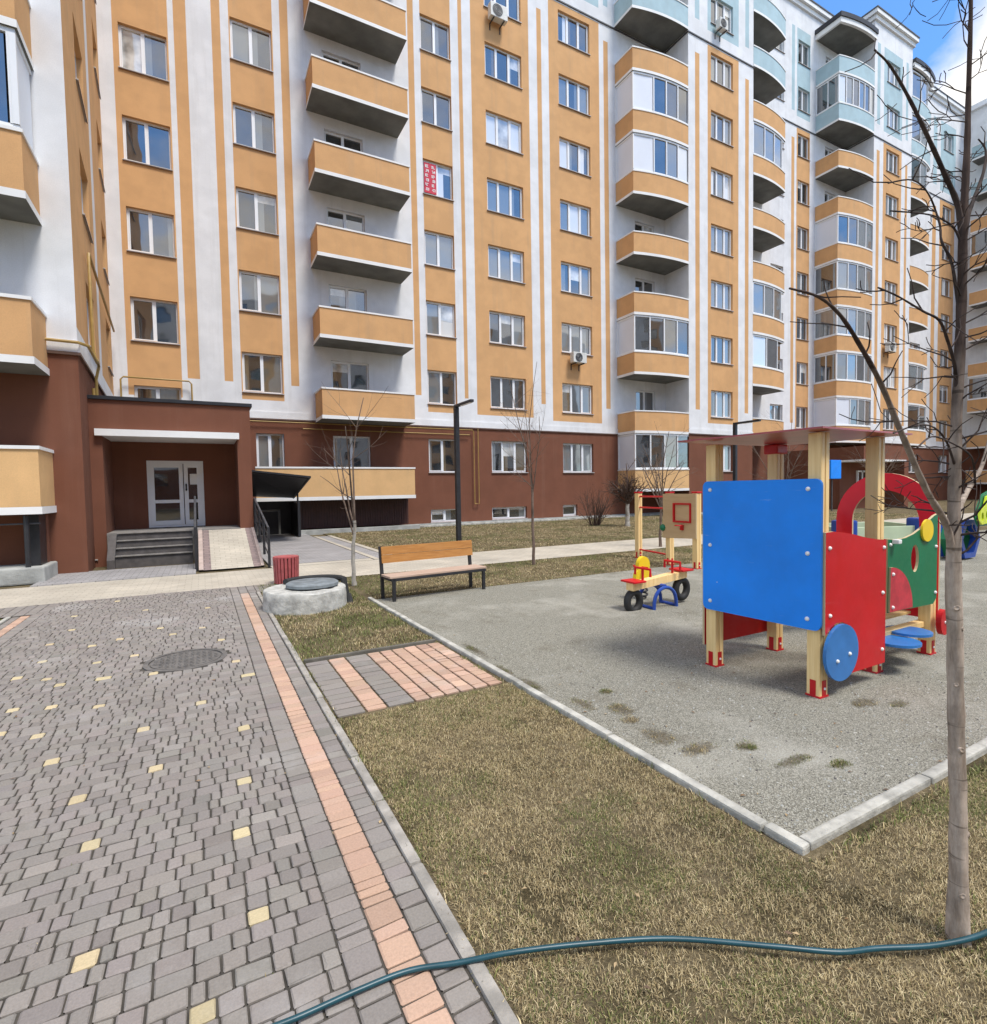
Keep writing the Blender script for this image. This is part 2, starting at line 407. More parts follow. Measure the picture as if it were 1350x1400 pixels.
def window(par, pl, a, b, c, d, style, sill=True, dep=DEP):
    mb = MB(); T = lambda u, dd, z: pl.T(u, dd, z)
    y0, y1 = -dep - .04, -dep + .03
    fw = .055; n = len(style)
    mb.box(a, b, y0, y1, c, c + fw, PVC, T); mb.box(a, b, y0, y1, d - fw, d, PVC, T)
    mb.box(a, a + fw, y0, y1, c + fw, d - fw, PVC, T); mb.box(b - fw, b, y0, y1, c + fw, d - fw, PVC, T)
    cuts = [a + (b - a) * i / n for i in range(1, n)]
    for k in cuts: mb.box(k - .04, k + .04, y0, y1 + .006, c + fw, d - fw, PVC, T)
    es = [a + fw] + [x for k in cuts for x in (k - .04, k + .04)] + [b - fw]
    pm = MB()
    for i, s_ in enumerate(style):
        l, r = es[2 * i], es[2 * i + 1]
        # opening sash bar ring on alternate lights
        if i % 2 == 0:
            for q in ((l, l + .03, c + fw, d - fw), (r - .03, r, c + fw, d - fw), (l + .03, r - .03, c + fw, c + fw + .03), (l + .03, r - .03, d - fw - .03, d - fw)):
                mb.box(q[0], q[1], y0 + .01, y1 + .012, q[2], q[3], PVC, T)
        tw = random.uniform(-.004, .004); tv = random.uniform(-.004, .004)
        cutx = []
        q = random.random()
        if s_ == 'd' and q < .4: f_ = random.uniform(.2, .45); cutx = [(l, l + (r - l) * f_, random.choice('sswt')), (l + (r - l) * f_, r, 'd')] if q < .2 else [(l, r - (r - l) * f_, 'd'), (r - (r - l) * f_, r, random.choice('sswt'))]
        elif s_ in 'sw' and q < .25: f_ = random.uniform(.3, .7); cutx = [(l, l + (r - l) * f_, s_), (l + (r - l) * f_, r, 'd')]
        else: cutx = [(l, r, s_)]
        zr = c + fw; blind = random.uniform(.15, .5) if random.random() < .10 else 0; zm = d - fw - (d - c) * blind
        for xa, xb, kk in cutx:
            ta, tb = tw * (1 - 2 * (xa - l) / (r - l)), tw * (1 - 2 * (xb - l) / (r - l))
            ys = lambda t_, z_: -dep - .01 + t_ + tv * (1 - 2 * (z_ - zr) / (d - fw - zr))
            for za, zb2, k2 in ((zr, zm, kk), (zm, d - fw, 'b')):
                if zb2 - za > .01: pm.face([pl.T(xa, ys(ta, za), za), pl.T(xb, ys(tb, za), za), pl.T(xb, ys(tb, zb2), zb2), pl.T(xa, ys(ta, zb2), zb2)], GL[k2])
    w = mb.build('window', par); pm.build('pane', w)
    if sill:
        sb = MB(); sb.box(a - .03, b + .03, -dep + .03, .05, c - .025, c - .004, SILL, T)
        sb.box(a - .03, b + .03, .035, .05, c - .05, c - .025, DARKSILL, T); sb.build('sill', w)
    return w
def bow(p, q, sag, n=12):
    (x0, y0), (x1, y1) = p, q; out = []
    nx, ny = (y1 - y0), -(x1 - x0); L = math.hypot(nx, ny); nx /= L; ny /= L
    for i in range(n + 1):
        t = i / n; k = 4 * sag * t * (1 - t); out.append((x0 + (x1 - x0) * t + nx * k, y0 + (y1 - y0) * t + ny * k))
    return out
def offset(line, d):
    out = []
    for i, p in enumerate(line):
        a = Vector(line[max(i - 1, 0)]); b = Vector(line[min(i + 1, len(line) - 1)]); p = Vector(p)
        d1 = (p - a).normalized() if (p - a).length > 1e-6 else (b - p).normalized()
        d2 = (b - p).normalized() if (b - p).length > 1e-6 else d1
        n1 = Vector((d1.y, -d1.x)); n2 = Vector((d2.y, -d2.x)); nn = (n1 + n2)
        nn = nn / max(nn.length_squared / 2, .3); q = p + nn * d; out.append((q.x, q.y))
    return out
def strip(mb, line, o0, o1, z0, z1, m, under=None):
    """solid band following a plan line, between offsets o0 (inner) and o1 (outer)"""
    A, B = offset(line, o0), offset(line, o1); n = len(line)
    for i in range(n - 1):
        a0, a1, b0, b1 = A[i], A[i + 1], B[i], B[i + 1]
        mb.face([(*b0, z0), (*b1, z0), (*b1, z1), (*b0, z1)], m)
        mb.face([(*a1, z0), (*a0, z0), (*a0, z1), (*a1, z1)], m)
        mb.face([(*b0, z1), (*b1, z1), (*a1, z1), (*a0, z1)], m)
        mb.face([(*a0, z0), (*a1, z0), (*b1, z0), (*b0, z0)], under or m)
    for i in (0, n - 1):
        mb.face([(*A[i], z0), (*B[i], z0), (*B[i], z1), (*A[i], z1)], m)
def balcony(par, line, back, zb, m, glaze=None, zt=None, hgt=1.15):
    """line: plan polyline of the parapet (left to right), back: closing points on the wall"""
    zt = zt or zb + hgt
    mb = MB(); strip(mb, line, -.11, 0, zb + .13, zt - .06, m); bal = mb.build('balcony', par)
    sl = MB(); o = offset(line, .02); poly = list(reversed([*o, *back]))
    k = len(poly); i = len(sl.v)
    sl.v += [(*p, zb) for p in poly] + [(*p, zb + .13) for p in poly]
    tri = tessellate_polygon([[Vector((p[0], p[1], 0)) for p in poly]])
    for t in tri:
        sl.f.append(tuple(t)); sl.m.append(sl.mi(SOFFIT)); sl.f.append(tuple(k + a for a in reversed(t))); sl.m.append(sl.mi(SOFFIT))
    for a in range(k):
        b = (a + 1) % k; sl.f.append((a, b, k + b, k + a)); sl.m.append(sl.mi(TRIM))
    sl.build('slab', bal, fix=True)
    cp = MB(); strip(cp, line, -.13, .025, zt - .06, zt, TRIM); cp.build('rail_cap', bal)
    if glaze:
        z0, z1 = zt, zt + (H - hgt) - .0
        fr = MB(); pn = MB()
        strip(fr, line, -.09, -.02, z0 + .002, z0 + .07, PVC); strip(fr, line, -.09, -.02, z1 - .09, z1 - .002, PVC)
        # total length param
        seg = [(Vector(line[i + 1]) - Vector(line[i])).length for i in range(len(line) - 1)]
        def at(s_):
            for i, L in enumerate(seg):
                if s_ <= L + 1e-6 or i == len(seg) - 1:
                    t = s_ / L; p = Vector(line[i]).lerp(Vector(line[i + 1]), t); d = (Vector(line[i + 1]) - Vector(line[i])).normalized(); return p, d
                s_ -= L
        s0 = 0
        for width, kind in glaze(sum(seg), seg[0]):
            p, d = at(min(s0 + 1e-4, sum(seg))); q, d2 = at(s0 + width - 1e-4)
            n1 = Vector((d.y, -d.x)); n2 = Vector((d2.y, -d2.x))
            def quad(mb2, a0, a1, off, za, zb_, mm):
                pa, da = at(s0 + a0); pb, db = at(s0 + a1)
                na = Vector((da.y, -da.x)); nb = Vector((db.y, -db.x)); pa = pa + na * off; pb = pb + nb * off
                mb2.face([(pa.x, pa.y, za), (pb.x, pb.y, za), (pb.x, pb.y, zb_), (pa.x, pa.y, zb_)], mm)
            if kind == 'p':
                quad(fr, .03, width - .03, -.045, z0 + .07, z1 - .09, PANEL)
            else:
                quad(pn, .04, width - .04, -.06, z0 + .07, z1 - .09, GL[kind])
            # post at the start
            t = Vector((d.x, d.y)); c0 = p
            cs = []
            for du, dn in ((-.0, -.1), (.06, -.1), (.06, -.012), (0, -.012)):
                w2 = c0 + t * du + n1 * dn; cs.append(w2)
            for a in range(4):
                b = (a + 1) % 4; fr.face([(cs[a].x, cs[a].y, z0 + .07), (cs[b].x, cs[b].y, z0 + .07), (cs[b].x, cs[b].y, z1 - .09), (cs[a].x, cs[a].y, z1 - .09)], PVC)
            s0 += width
        g = fr.build('glazing', bal); 
        if pn.f: pn.build('pane', bal)
    return bal
def glz(side, kinds, first=None):
    """side: kind string of the first straight segment split evenly, then the rest split by kinds"""
    def f(total, s0):
        out = []
        if side:
            for k in side: out.append((s0 / len(side), k))
            rest = total - s0
        else: rest = total
        wts = [1.5 if k == 'p' else 1 for k in kinds]
        for k, w in zip(kinds, wts): out.append((rest * w / sum(wts), k))
        return out
    return f

def zone(tab, zlow=None):
    """tab rows: (u0, u1, kind, zbottom); kinds o = panel column, s = thin stripe, w = white"""
    def color(u, z):
        if z < 4.33: return BROWN
        for u0, u1, k, zb in tab:
            if u0 <= u <= u1:
                if k == 'o':
                    if z < zb: return WHITE
                    if z < 24.72: return ORANGE
                    if z < 25.45: return WHITE
                    return BLUE if z < 31.0 else WHITE
                if k == 's':
                    if z < 5.606 or 24.0 < z < 25.7 or z > 31.0: return WHITE
                    return ORANGE if z < 24.1 else BLUE
                return WHITE
        return WHITE
    return color
ZC = [4.33, 4.83, 4.92, 5.0, 5.606, 24.0, 24.72, 25.45, 25.7, 31.0]

main = thing('apartment_building', 'long ten-storey apartment block in orange and white render with a brown ground floor', 'building', (10, 21.78, 0))
wl = MB()
t0 = [(-2.03, -.455, 'o', 4.9), (-.28, .1, 's', 0), (.88, 1.16, 's', 0), (1.43, 2.89, 'o', 5.0), (3.15, 3.44, 's', 0), (8.15, 8.41, 's', 0), (8.7, 10.09, 'o', 4.92),
      (10.46, 10.64, 's', 0), (11.07, 14.08, 'o', 4.92), (14.54, 14.79, 's', 0), (15.21, 18.26, 'o', 4.83), (18.55, 18.84, 's', 0)]
cuts0 = [x for r in t0 for x in r[:2]]
wins = []       # (plane, a, b, c, d, style)
D1 = .01
random.seed(21)
for n in range(2, 9): wins.append((P0, -1.87, -.5, ZS(n) - 1.47, ZT(n) - 1.47, {6: 'bs', 5: 'dd', 4: 'dd', 3: 'dd', 2: 'dt'}.get(n, 'dd')))
for n in range(2, 9): wins.append((P0, 1.47, 2.85, ZS(n), ZT(n), {6: 'sd', 5: 'dd', 4: 'dd', 3: 'ds', 2: 'dt'}.get(n, 'dd')))
wins.append((P0, 1.85, 2.83, ZS(1), ZT(1), 'sd'))
for n in range(1, 8): wins.append((P0, 4.65, 6.15, ZS(n), ZT(n), {1: 'dd', 2: 'dd', 5: 'dd'}.get(n, random.choice(['dd', 'ds']))))
for n in range(2, 9): wins.append((P0, 8.70, 10.08, ZS(n), ZT(n), {7: 'dd', 6: 'dd', 5: 'ww', 4: 'ss', 3: 'sw', 2: 'sd'}.get(n, 'dd')))
wins.append((P0, 8.68, 10.05, ZS(1), ZT(1), 'dd'))
for n in range(1, 9): wins.append((P0, 11.77, 13.68, ZS(n), ZT(n), {8: 'ddd', 7: 'ddd', 6: 'wbw', 5: 'sss', 4: 'sss', 3: 'dds', 2: 'ddd', 1: 'sdt'}[n]))
for n in range(1, 9): wins.append((P0, 15.78, 17.67, ZS(n), ZT(n), {8: 'ddd', 7: 'sds', 6: 'wsw', 5: 'sws', 4: 'sds', 3: 'sss', 2: 'tdd', 1: 'sds'}[n]))
for n in (2, 4, 5): wins.append((P0, 20.6, 22.0, ZS(n), ZT(n), 'dd'))
bas = [(8.72, 10.12, .15, .70, 'dd'), (11.74, 13.62, .15, .70, 'dd'), (15.74, 16.62, .15, .70, 'd'), (4.75, 5.65, .3, .72, 'd')]
for a, b, c, d, s_ in bas: wins.append((P0, a, b, c, d, s_))
porch_hole = []
wall(wl, P0, -2.44, 22.76, -.1, ROOF, cuts0, ZC, [w[1:5] for w in wins], zone(t0))
# projecting stack H with its return walls
tH = [(23.255, 23.586, 's', 0), (24.202, 26.672, 'o', 4.9), (27.227, 27.54, 's', 0)]
wH = [(PH, 24.46, 26.21, ZS(n), ZT(n), {8: 'sds', 7: 'sds', 6: 'wsw', 5: 'sss', 4: 'sss', 3: 'wds', 2: 'dss', 1: 'sds', 9: 'ddd', 10: 'dsd'}[n]) for n in range(1, 11)]
wall(wl, PH, 22.76, 27.92, -.1, ROOF, [x for r in tH for x in r[:2]], ZC, [w[1:5] for w in wH], zone(tH))
tJ = [(34.292, 34.602, 's', 0), (34.836, 36.271, 'o', 4.9)]
wJ = [(PJ, 34.97, 36.24, ZS(n), ZT(n), random.choice(['dd', 'ds', 'sd', 'dd'])) for n in range(1, 11)]
wJ += [(PJ, 32.2, 33.5, ZS(n), ZT(n), random.choice(['ss', 'sd', 'ds'])) for n in range(1, 11)]
wJ += [(PJ, 38.0, 39.3, ZS(n), ZT(n), 'dd') for n in (7, 8, 10)]
wall(wl, PJ, 27.92, 40.48, -.1, ROOF, [x for r in tJ for x in r[:2]], ZC, [w[1:5] for w in wJ], zone(tJ))
tL = [(40.839, 41.206, 's', 0), (41.67, 44.074, 'o', 4.9), (44.573, 44.875, 's', 0)]
wL = [(PL, 42.06, 43.76, ZS(n), ZT(n), {3: 'wdw', 4: 'wws', 6: 'wds'}.get(n, random.choice(STY3))) for n in range(1, 11)]
wall(wl, PL, 40.48, 45.40, -.1, ROOF, [x for r in tL for x in r[:2]], ZC, [w[1:5] for w in wL], zone(tL))
tN = [(52.9, 53.5, 's', 0), (54.1, 56.7, 'o', 4.9)]
wN = [(PJ, 54.6, 56.3, ZS(n), ZT(n), random.choice(STY2)) for n in range(1, 11)]
wN += [(PJ, 49.6, 51.2, ZS(n), ZT(n), random.choice(['dd', 'ds'])) for n in range(1, 11)]
wall(wl, PJ, 45.40, 58.0, -.1, ROOF, [x for r in tN for x in r[:2]], ZC, [w[1:5] for w in wN], zone(tN))
side = lambda u, z: BROWN if z < 4.33 else WHITE
for x, ya, yb in ((22.76, 20.14, 21.78), (27.92, 20.14, 21.99), (40.48, 20.2, 21.99), (45.40, 20.2, 21.99)):
    for z0, z1, m in ((-.1, 4.33, BROWN), (4.33, ROOF, WHITE)):
        wl.face([(x, ya, z0), (x, yb, z0), (x, yb, z1), (x, ya, z1)], m)
wl.box(-2.44, 58, 34, 34.2, -.1, ROOF, WHITE); 
wl.face([(58, 21.99, -.1), (58, 34, -.1), (58, 34, ROOF), (58, 21.99, ROOF)], WHITE)
wl.build('wall', main)
# roof deck + parapet cornice
rf = MB(); rf.box(-2.44, 58, 22.05, 34, ROOF - .5, ROOF - .3, ROOFB)
rf.build('roof', main)
cn = MB()
CL = [(-2.44, 21.78), (22.76, 21.78), (22.76, 20.14), (27.92, 20.14), (27.92, 21.99), (40.48, 21.99), (40.48, 20.2), (45.4, 20.2), (45.4, 21.99), (58, 21.99)]
strip(cn, CL, -.25, .12, ROOF - .62, ROOF - .34, TRIM); strip(cn, CL, -.25, .26, ROOF - .34, ROOF - .08, TRIM); strip(cn, CL, -.27, .30, ROOF - .08, ROOF, GREYM)
cn.build('cornice', main)
bd = MB()
for i in range(len(CL) - 1):
    pass
strip(bd, CL, -.05, .045, 24.78, 24.84, GREYM); bd.build('string_course', main)
bd = MB(); strip(bd, CL, -.05, .05, 4.27, 4.325, DARKSILL); strip(bd, CL, -.05, .03, 4.325, 4.58, WHITE); bd.build('string_course', main)
pb = MB(); strip(pb, CL[:2], -.05, .06, -.05, .11, CONC); strip(pb, CL[2:6], -.05, .06, -.05, .11, CONC); pb.build('plinth', main)
allw = wins + wH + wJ + wL + wN
for w in allw:
    pl, a, b, c, d, s_ = w; 
    window(main, pl, a, b, c, d, s_, dep=DEP)

# balconies, column C (square ended), G, I, K, M (bowed)
for n in range(2, 9):
    balcony(main, [(4.02, 21.78), (4.02, 20.46), (7.6, 20.46), (7.6, 21.78)], [], ZB(n), ORANGE)
balcony(main, [(1.68, 20.5), (7.55, 20.5), (7.55, 21.78)], [(1.68, 21.78)], 1.24, ORANGE_LIT, zt=2.47)
gl_ = {7: glz('p', 'pddd'), 6: glz('p', 'pdsw'), 3: glz('p', 'dddd'), 1: glz('p', 'ddtd')}
for n in range(1, 11):
    line = [(19.3, 21.78), (19.3, 20.5)] + bow((19.3, 20.5), (22.75, 20.14), .15)[1:]
    balcony(main, line, [(22.75, 21.78)], ZB(n), (ORANGE_LIT if n == 1 else ORANGE) if n < 9 else BLUE, gl_.get(n))
gi = {7: glz('', 'sssds'), 4: glz('', 'sssss'), 3: glz('', 'wddw')}
for n in range(2, 11):
    line = bow((27.93, 20.14), (31.35, 20.5), .15) + [(31.35, 21.99)]
    balcony(main, line, [(27.93, 21.99)], ZB(n), ORANGE if n < 9 else BLUE, gi.get(n))
gk = {9: glz('dd', 'wsdsds'), 6: glz('p', 'ddss'), 5: glz('d', 'sdss'), 4: glz('s', 'ssss'), 3: glz('dd', 'dsds'), 2: glz('p', 'pdss')}
for n in range(1, 11):
    line = [(36.9, 21.99), (36.9, 20.5)] + bow((36.9, 20.5), (40.47, 20.2), .15)[1:]
    balcony(main, line, [(40.47, 21.99)], ZB(n), ORANGE if n < 9 else BLUE, gk.get(n))
gm = {2: glz('', 'dss'), 3: glz('', 'ssss'), 8: glz('', 'dsds'), 9: glz('', 'dsds'), 10: glz('', 'dsds')}
for n in range(2, 11):
    line = bow((45.41, 20.2), (48.85, 20.5), .15) + [(48.85, 21.99)]
    balcony(main, line, [(45.41, 21.99)], ZB(n), ORANGE if n < 9 else BLUE, gm.get(n))
# canopies over the top balconies
for line, back in (([(36.85, 21.99), (36.85, 20.4)] + bow((36.85, 20.4), (40.47, 20.1), .15)[1:], [(40.47, 21.99)]),
                   (bow((45.41, 20.1), (48.9, 20.4), .15) + [(48.9, 21.99)], [(45.41, 21.99)]),
                   (bow((27.93, 20.04), (31.4, 20.4), .15) + [(31.4, 21.99)], [(27.93, 21.99)]),
                   ([(19.25, 21.78), (19.25, 20.4)] + bow((19.25, 20.4), (22.75, 20.04), .15)[1:], [(22.75, 21.78)])):
    mb = MB(); o = offset(line, .03); poly = list(reversed([*o, *back]))
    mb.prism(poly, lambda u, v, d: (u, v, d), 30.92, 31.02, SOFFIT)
    strip(mb, line, -.1, .05, 30.90, 31.22, TRIM); strip(mb, line, -.3, .12, 31.22, 31.5, ROOFB)
    mb.prism(poly, lambda u, v, d: (u, v, d), 31.3, 31.4, ROOFB)
    mb.build('balcony_canopy', main, fix=True)

# ---- entrance porch (part of the building)
PX0, PX1, PYF, PYB, LZ = -2.0, 1.1, 14.4, 15.75, .70
pm_ = MB()
pm_.box(PX0 - .1, PX0 + .14, PYF, PYB, -.05, 2.98, BROWN)            # left cheek
pm_.box(.80, PX1, PYF, PYB, -.05, 2.98, BROWN)                        # right pier
DX0, DX1, DZ0, DZ1 = -1.17, .06, LZ + .02, 2.38
pm_.box(PX0 + .14, DX0, PYB, PYB + .2, LZ - .2, 2.98, BROWN); pm_.box(DX1, .80, PYB, PYB + .2, LZ - .2, 2.98, BROWN)
pm_.box(DX0, DX1, PYB, PYB + .2, DZ1, 2.98, BROWN); pm_.box(DX0, DX1, PYB - .05, PYB + .2, LZ - .2, DZ0, STEP)
pm_.box(PX0 - .1, PX1, PYF, 21.74, 2.98, 3.62, BROWN)                 # upper mass
pm_.box(.9, PX1, PYB, 21.74, -.05, 2.98, BROWN)                       # right flank
pm_.build('porch_wall', main)
pr_ = MB(); pr_.box(PX0 - .1, PX1 + .05, PYF - .05, 21.7, 3.625, 3.70, ROOFB); pr_.build('porch_roof', main)
pc = MB(); pc.box(PX0 + .02, .84, PYF - .12, PYB - .003, 2.83, 2.977, TRIM); pc.build('porch_canopy', main)
# door: two leaves, each two lights
dm = MB(); pn = MB(); fy0, fy1 = PYB + .02, PYB + .10
T0 = lambda x, y, z: (x, y, z)
mid = -.40
for a, b in ((DX0, DX0 + .06), (DX1 - .06, DX1)): dm.box(a, b, fy0, fy1, DZ0, DZ1, PVC)
dm.box(DX0 + .06, DX1 - .06, fy0, fy1, DZ1 - .07, DZ1, PVC); dm.box(DX0 + .06, DX1 - .06, fy0, fy1, DZ0, DZ0 + .05, PVC)
for l, r in ((DX0 + .06, mid), (mid + .02, DX1 - .06)):
    for q in ((l, l + .09, DZ0 + .05, DZ1 - .07), (r - .09, r, DZ0 + .05, DZ1 - .07), (l + .09, r - .09, DZ0 + .05, DZ0 + .16), (l + .09, r - .09, DZ1 - .17, DZ1 - .07), (l + .09, r - .09, DZ0 + .60, DZ0 + .68)):
        dm.box(q[0], q[1], fy0 - .015, fy1, q[2], q[3], PVC)
    pn.face([(l + .09, fy0 + .03, DZ0 + .16), (r - .09, fy0 + .03, DZ0 + .16), (r - .09, fy0 + .03, DZ1 - .17), (l + .09, fy0 + .03, DZ1 - .17)], G_DARK)
door = dm.build('entrance_door', main); pn.build('pane', door)
hd = MB(); hd.tube([(mid + .065, fy0 - .05, 1.62), (mid + .065, fy0 - .05, 1.80)], .014, BLACKM, 8); hd.box(mid + .045, mid + .085, fy0 - .05, fy0 - .016, 1.64, 1.67, BLACKM); hd.box(mid + .045, mid + .085, fy0 - .05, fy0 - .016, 1.75, 1.78, BLACKM); hd.build('handle', door)
nt_ = MB(); nt_.box(-.25, -.09, fy0 + .012, fy0 + .022, 1.78, 2.05, PAPER); nt_.build('notice', door)
# basement entrance canopy beside the porch, door and cladding behind
bc = MB(); quad = [(1.13, 16.9, 2.17), (2.92, 16.9, 1.97), (2.92, 20.3, 1.34), (1.13, 20.3, 1.45)]
bc.face([quad[0], quad[3], quad[2], quad[1]], BLACKM); bc.face([(x, y, z + .05) for x, y, z in quad], ROOFB)
for i in range(4):
    a, b = quad[i], quad[(i + 1) % 4]; bc.face([a, b, (b[0], b[1], b[2] + .05), (a[0], a[1], a[2] + .05)], ROOFB)
bc.tube([(2.86, 19.2, 0), (2.86, 19.2, 1.55)], .03, BLACKM); bc.tube([(2.86, 17.0, 1.95), (2.86, 20.2, 1.34)], .025, BLACKM)
bc.tube([(1.16, 17.0, 2.14), (2.86, 17.0, 1.95)], .022, BLACKM)
bc.build('basement_canopy', main)
CLAD = M_plain('dark_brown_cladding', (.06, .022, .018), .5, .15, 3)
cl = MB()
for i in range(46):
    x = 2.95 + i * .1; cl.box(x, x + .055, 21.35, 21.40, .16, 1.235, CLAD); cl.box(x + .055, x + .1, 21.37, 21.40, .16, 1.235, CLAD)
cl.box(1.12, 2.95, 21.2, 21.4, 0, 1.24, BLACKM); cl.box(1.12, 1.2, 17.4, 21.2, 0, 1.3, BLACKM); cl.box(2.9, 2.95, 19.3, 21.2, 0, 1.2, BLACKM)  # walls coloured black to put the shade under the canopy into them
cl.build('cladding', main)
bdr = MB()
bdr.box(1.75, 2.45, 21.13, 21.197, .02, .86, BLACKM); 
for q in ((1.68, 1.75, .02, .93), (2.45, 2.52, .02, .93), (1.75, 2.45, .86, .93)): bdr.box(q[0], q[1], 21.11, 21.197, q[2], q[3], CONC)
bdr.build('basement_door', main)
# second porch further along
p2 = MB(); p2.box(33.2, 38.2, 16.9, 18.2, 2.9, 3.65, BROWN); p2.box(33.2, 38.2, 18.2, 21.9, -.05, 3.65, BROWN); p2.box(37.7, 38.2, 16.9, 18.2, -.05, 2.9, BROWN)
p2.box(33.2, 37.7, 16.8, 18.19, 2.78, 2.897, TRIM); p2.build('porch_wall', main)
d2 = MB(); 
for q in ((34.9, 35.0, .7, 2.3), (36.0, 36.1, .7, 2.3), (35.4, 35.5, .7, 2.3), (35.0, 36.0, 2.2, 2.3), (35.0, 36.0, .7, .8)): d2.box(q[0], q[1], 18.1, 18.197, q[2], q[3], PVC)
dd2 = d2.build('entrance_door', main); 
for xa, xb in ((35.0, 35.4), (35.5, 36.0)): q2 = MB(); q2.box(xa, xb, 18.13, 18.16, .8, 2.2, G_DARK); q2.build('pane', dd2)

# ---- left wing
wing = thing('apartment_building', 'orange and white apartment wing at the left edge, standing forward of the long block', 'building', (-3, 13.2, 0))
ww = MB()
wf = [(WF, -5.2, -3.6, ZS(n), ZT(n), 'dd') for n in range(1, 10)]
wall(ww, WF, -9, -2.03, -.1, ROOF, [], ZC, [w[1:5] for w in wf], lambda u, z: BROWN if z < 4.33 else WHITE)
LS = (Vector((-2.44, 21.78)) - Vector((-2.03, 13.2))).length
ws = []
for n in range(2, 10):
    c = 7.85 + 2.92 * (n - 3); ws.append((WS, 1.95, 3.5, c, c + 1.45, 'dd'))
    c = 11.3 + 2.92 * (n - 4); ws.append((WS, 6.8, 8.2, c, c + 1.45, 'dd'))
ws.append((WS, 2.2, 3.5, 1.72, 3.65, 'd'))
ws.append((WS, 1.2, 1.75, .15, .6, 'd'))
wall(ww, WS, 0, LS, -.1, ROOF, [.25, 4.35, 4.95], ZC, [w[1:5] for w in ws], lambda u, z: BROWN if z < 4.33 else (WHITE if z < 4.75 or u < .06 or 4.35 < u < 4.95 else ORANGE if z < 24.7 else BLUE))
ww.box(-9, -2.45, 33.8, 34, -.1, ROOF, WHITE); ww.face([(-9, 13.2, -.1), (-9, 34, -.1), (-9, 34, ROOF), (-9, 13.2, ROOF)], WHITE)
ww.build('wall', wing)
rr = MB(); rr.box(-9, -2.46, 13.3, 33.9, ROOF - .5, ROOF - .3, ROOFB); rr.build('roof', wing)
cc = MB(); WL = [(-9, 13.2), (-2.03, 13.2), (-2.44, 21.78)]
strip(cc, WL, -.25, .26, ROOF - .5, ROOF - .08, TRIM); strip(cc, WL, -.27, .3, ROOF - .08, ROOF, GREYM)
cc.build('cornice', wing)
sc = MB(); strip(sc, WL, -.05, .05, 4.27, 4.325, DARKSILL); strip(sc, WL, -.05, .03, 4.325, 4.56, WHITE); sc.build('string_course', wing)
for w in wf + ws: window(wing, *w[:5], w[5])
for n, zb, zt in ((1, 1.22, 2.42), (2, 3.84, 5.0), (3, 6.66, 7.83), (4, 9.5, 10.7), (5, 12.4, 13.6), (6, 15.3, 16.5), (7, 18.2, 19.4)):
    line = [(-6.2, 13.2), (-6.2, 12.15), (-2.5, 12.15), (-2.5, 13.2)]
    def gf(total, s0): return [(s0, 'p'), (.89, 'd'), (.89, 'd'), (.89, 's'), (.89, 'd'), (.14, 'p'), (1.05, 'p')]
    hh = zt - zb
    if n == 3:
        H_ = H; H = 9.5 - 7.83 + hh; balcony(wing, line, [], zb, ORANGE, gf, zt, hh); H = H_
    else: balcony(wing, line, [], zb, ORANGE_LIT if n == 1 else ORANGE, None, zt, hh)
ub = MB(); ub.box(-6, -2.6, 12.95, 13.15, 0, 1.2, BROWN); ub.box(-2.74, -2.60, 12.45, 12.9, .25, 1.2, BLACKM); ub.tube([(-2.74, 12.26, .2), (-2.74, 12.26, 1.2)], .04, BLACKM); ub.tube([(-6, 12.3, 1.05), (-2.55, 12.3, 1.05)], .015, GREYM)
ub.build('balcony_support', wing)
# ---- far wing closing the courtyard
far = thing('apartment_building', 'far orange apartment wing with stacked balconies at the right edge, behind the foreground tree', 'building', (58, 12, 0))
fw = MB()
wo = [(PO, -u0, -u0 + 1.5, ZS(n), ZT(n), random.choice(STY2)) for n in range(1, 11) for u0 in (19.9, 15.5)]
tO = [(-21.3, -20.3, 'w', 0), (-18.1, -16.5, 'w', 0), (-16, -13, 'o', 4.9)]
wall(fw, PO, -21.99, -6, -.1, ROOF, [x for r in tO for x in r[:2]], ZC, [w[1:5] for w in wo], zone(tO))
fw.face([(58, 6, -.1), (70, 6, -.1), (70, 6, ROOF), (58, 6, ROOF)], WHITE); fw.face([(70, 6, -.1), (70, 34, -.1), (70, 34, ROOF), (70, 6, ROOF)], WHITE)
fw.build('wall', far)
r2 = MB(); r2.box(58.05, 70, 6, 34, ROOF - .5, ROOF - .3, ROOFB); strip(r2, [(58, 21.99), (58, 6)], -.25, .26, ROOF - .4, ROOF, TRIM); r2.build('roof', far)
for w in wo: window(far, *w[:5], w[5])
for n in range(1, 11):
    line = [(58, 20.9), (56.7, 20.9), (56.7, 18.4), (58, 18.4)]
    balcony(far, line, [], ZB(n), ORANGE if n < 9 else BLUE, {7: glz('p', 'dsp'), 3: glz('p', 'dds'), 4: None}.get(n))

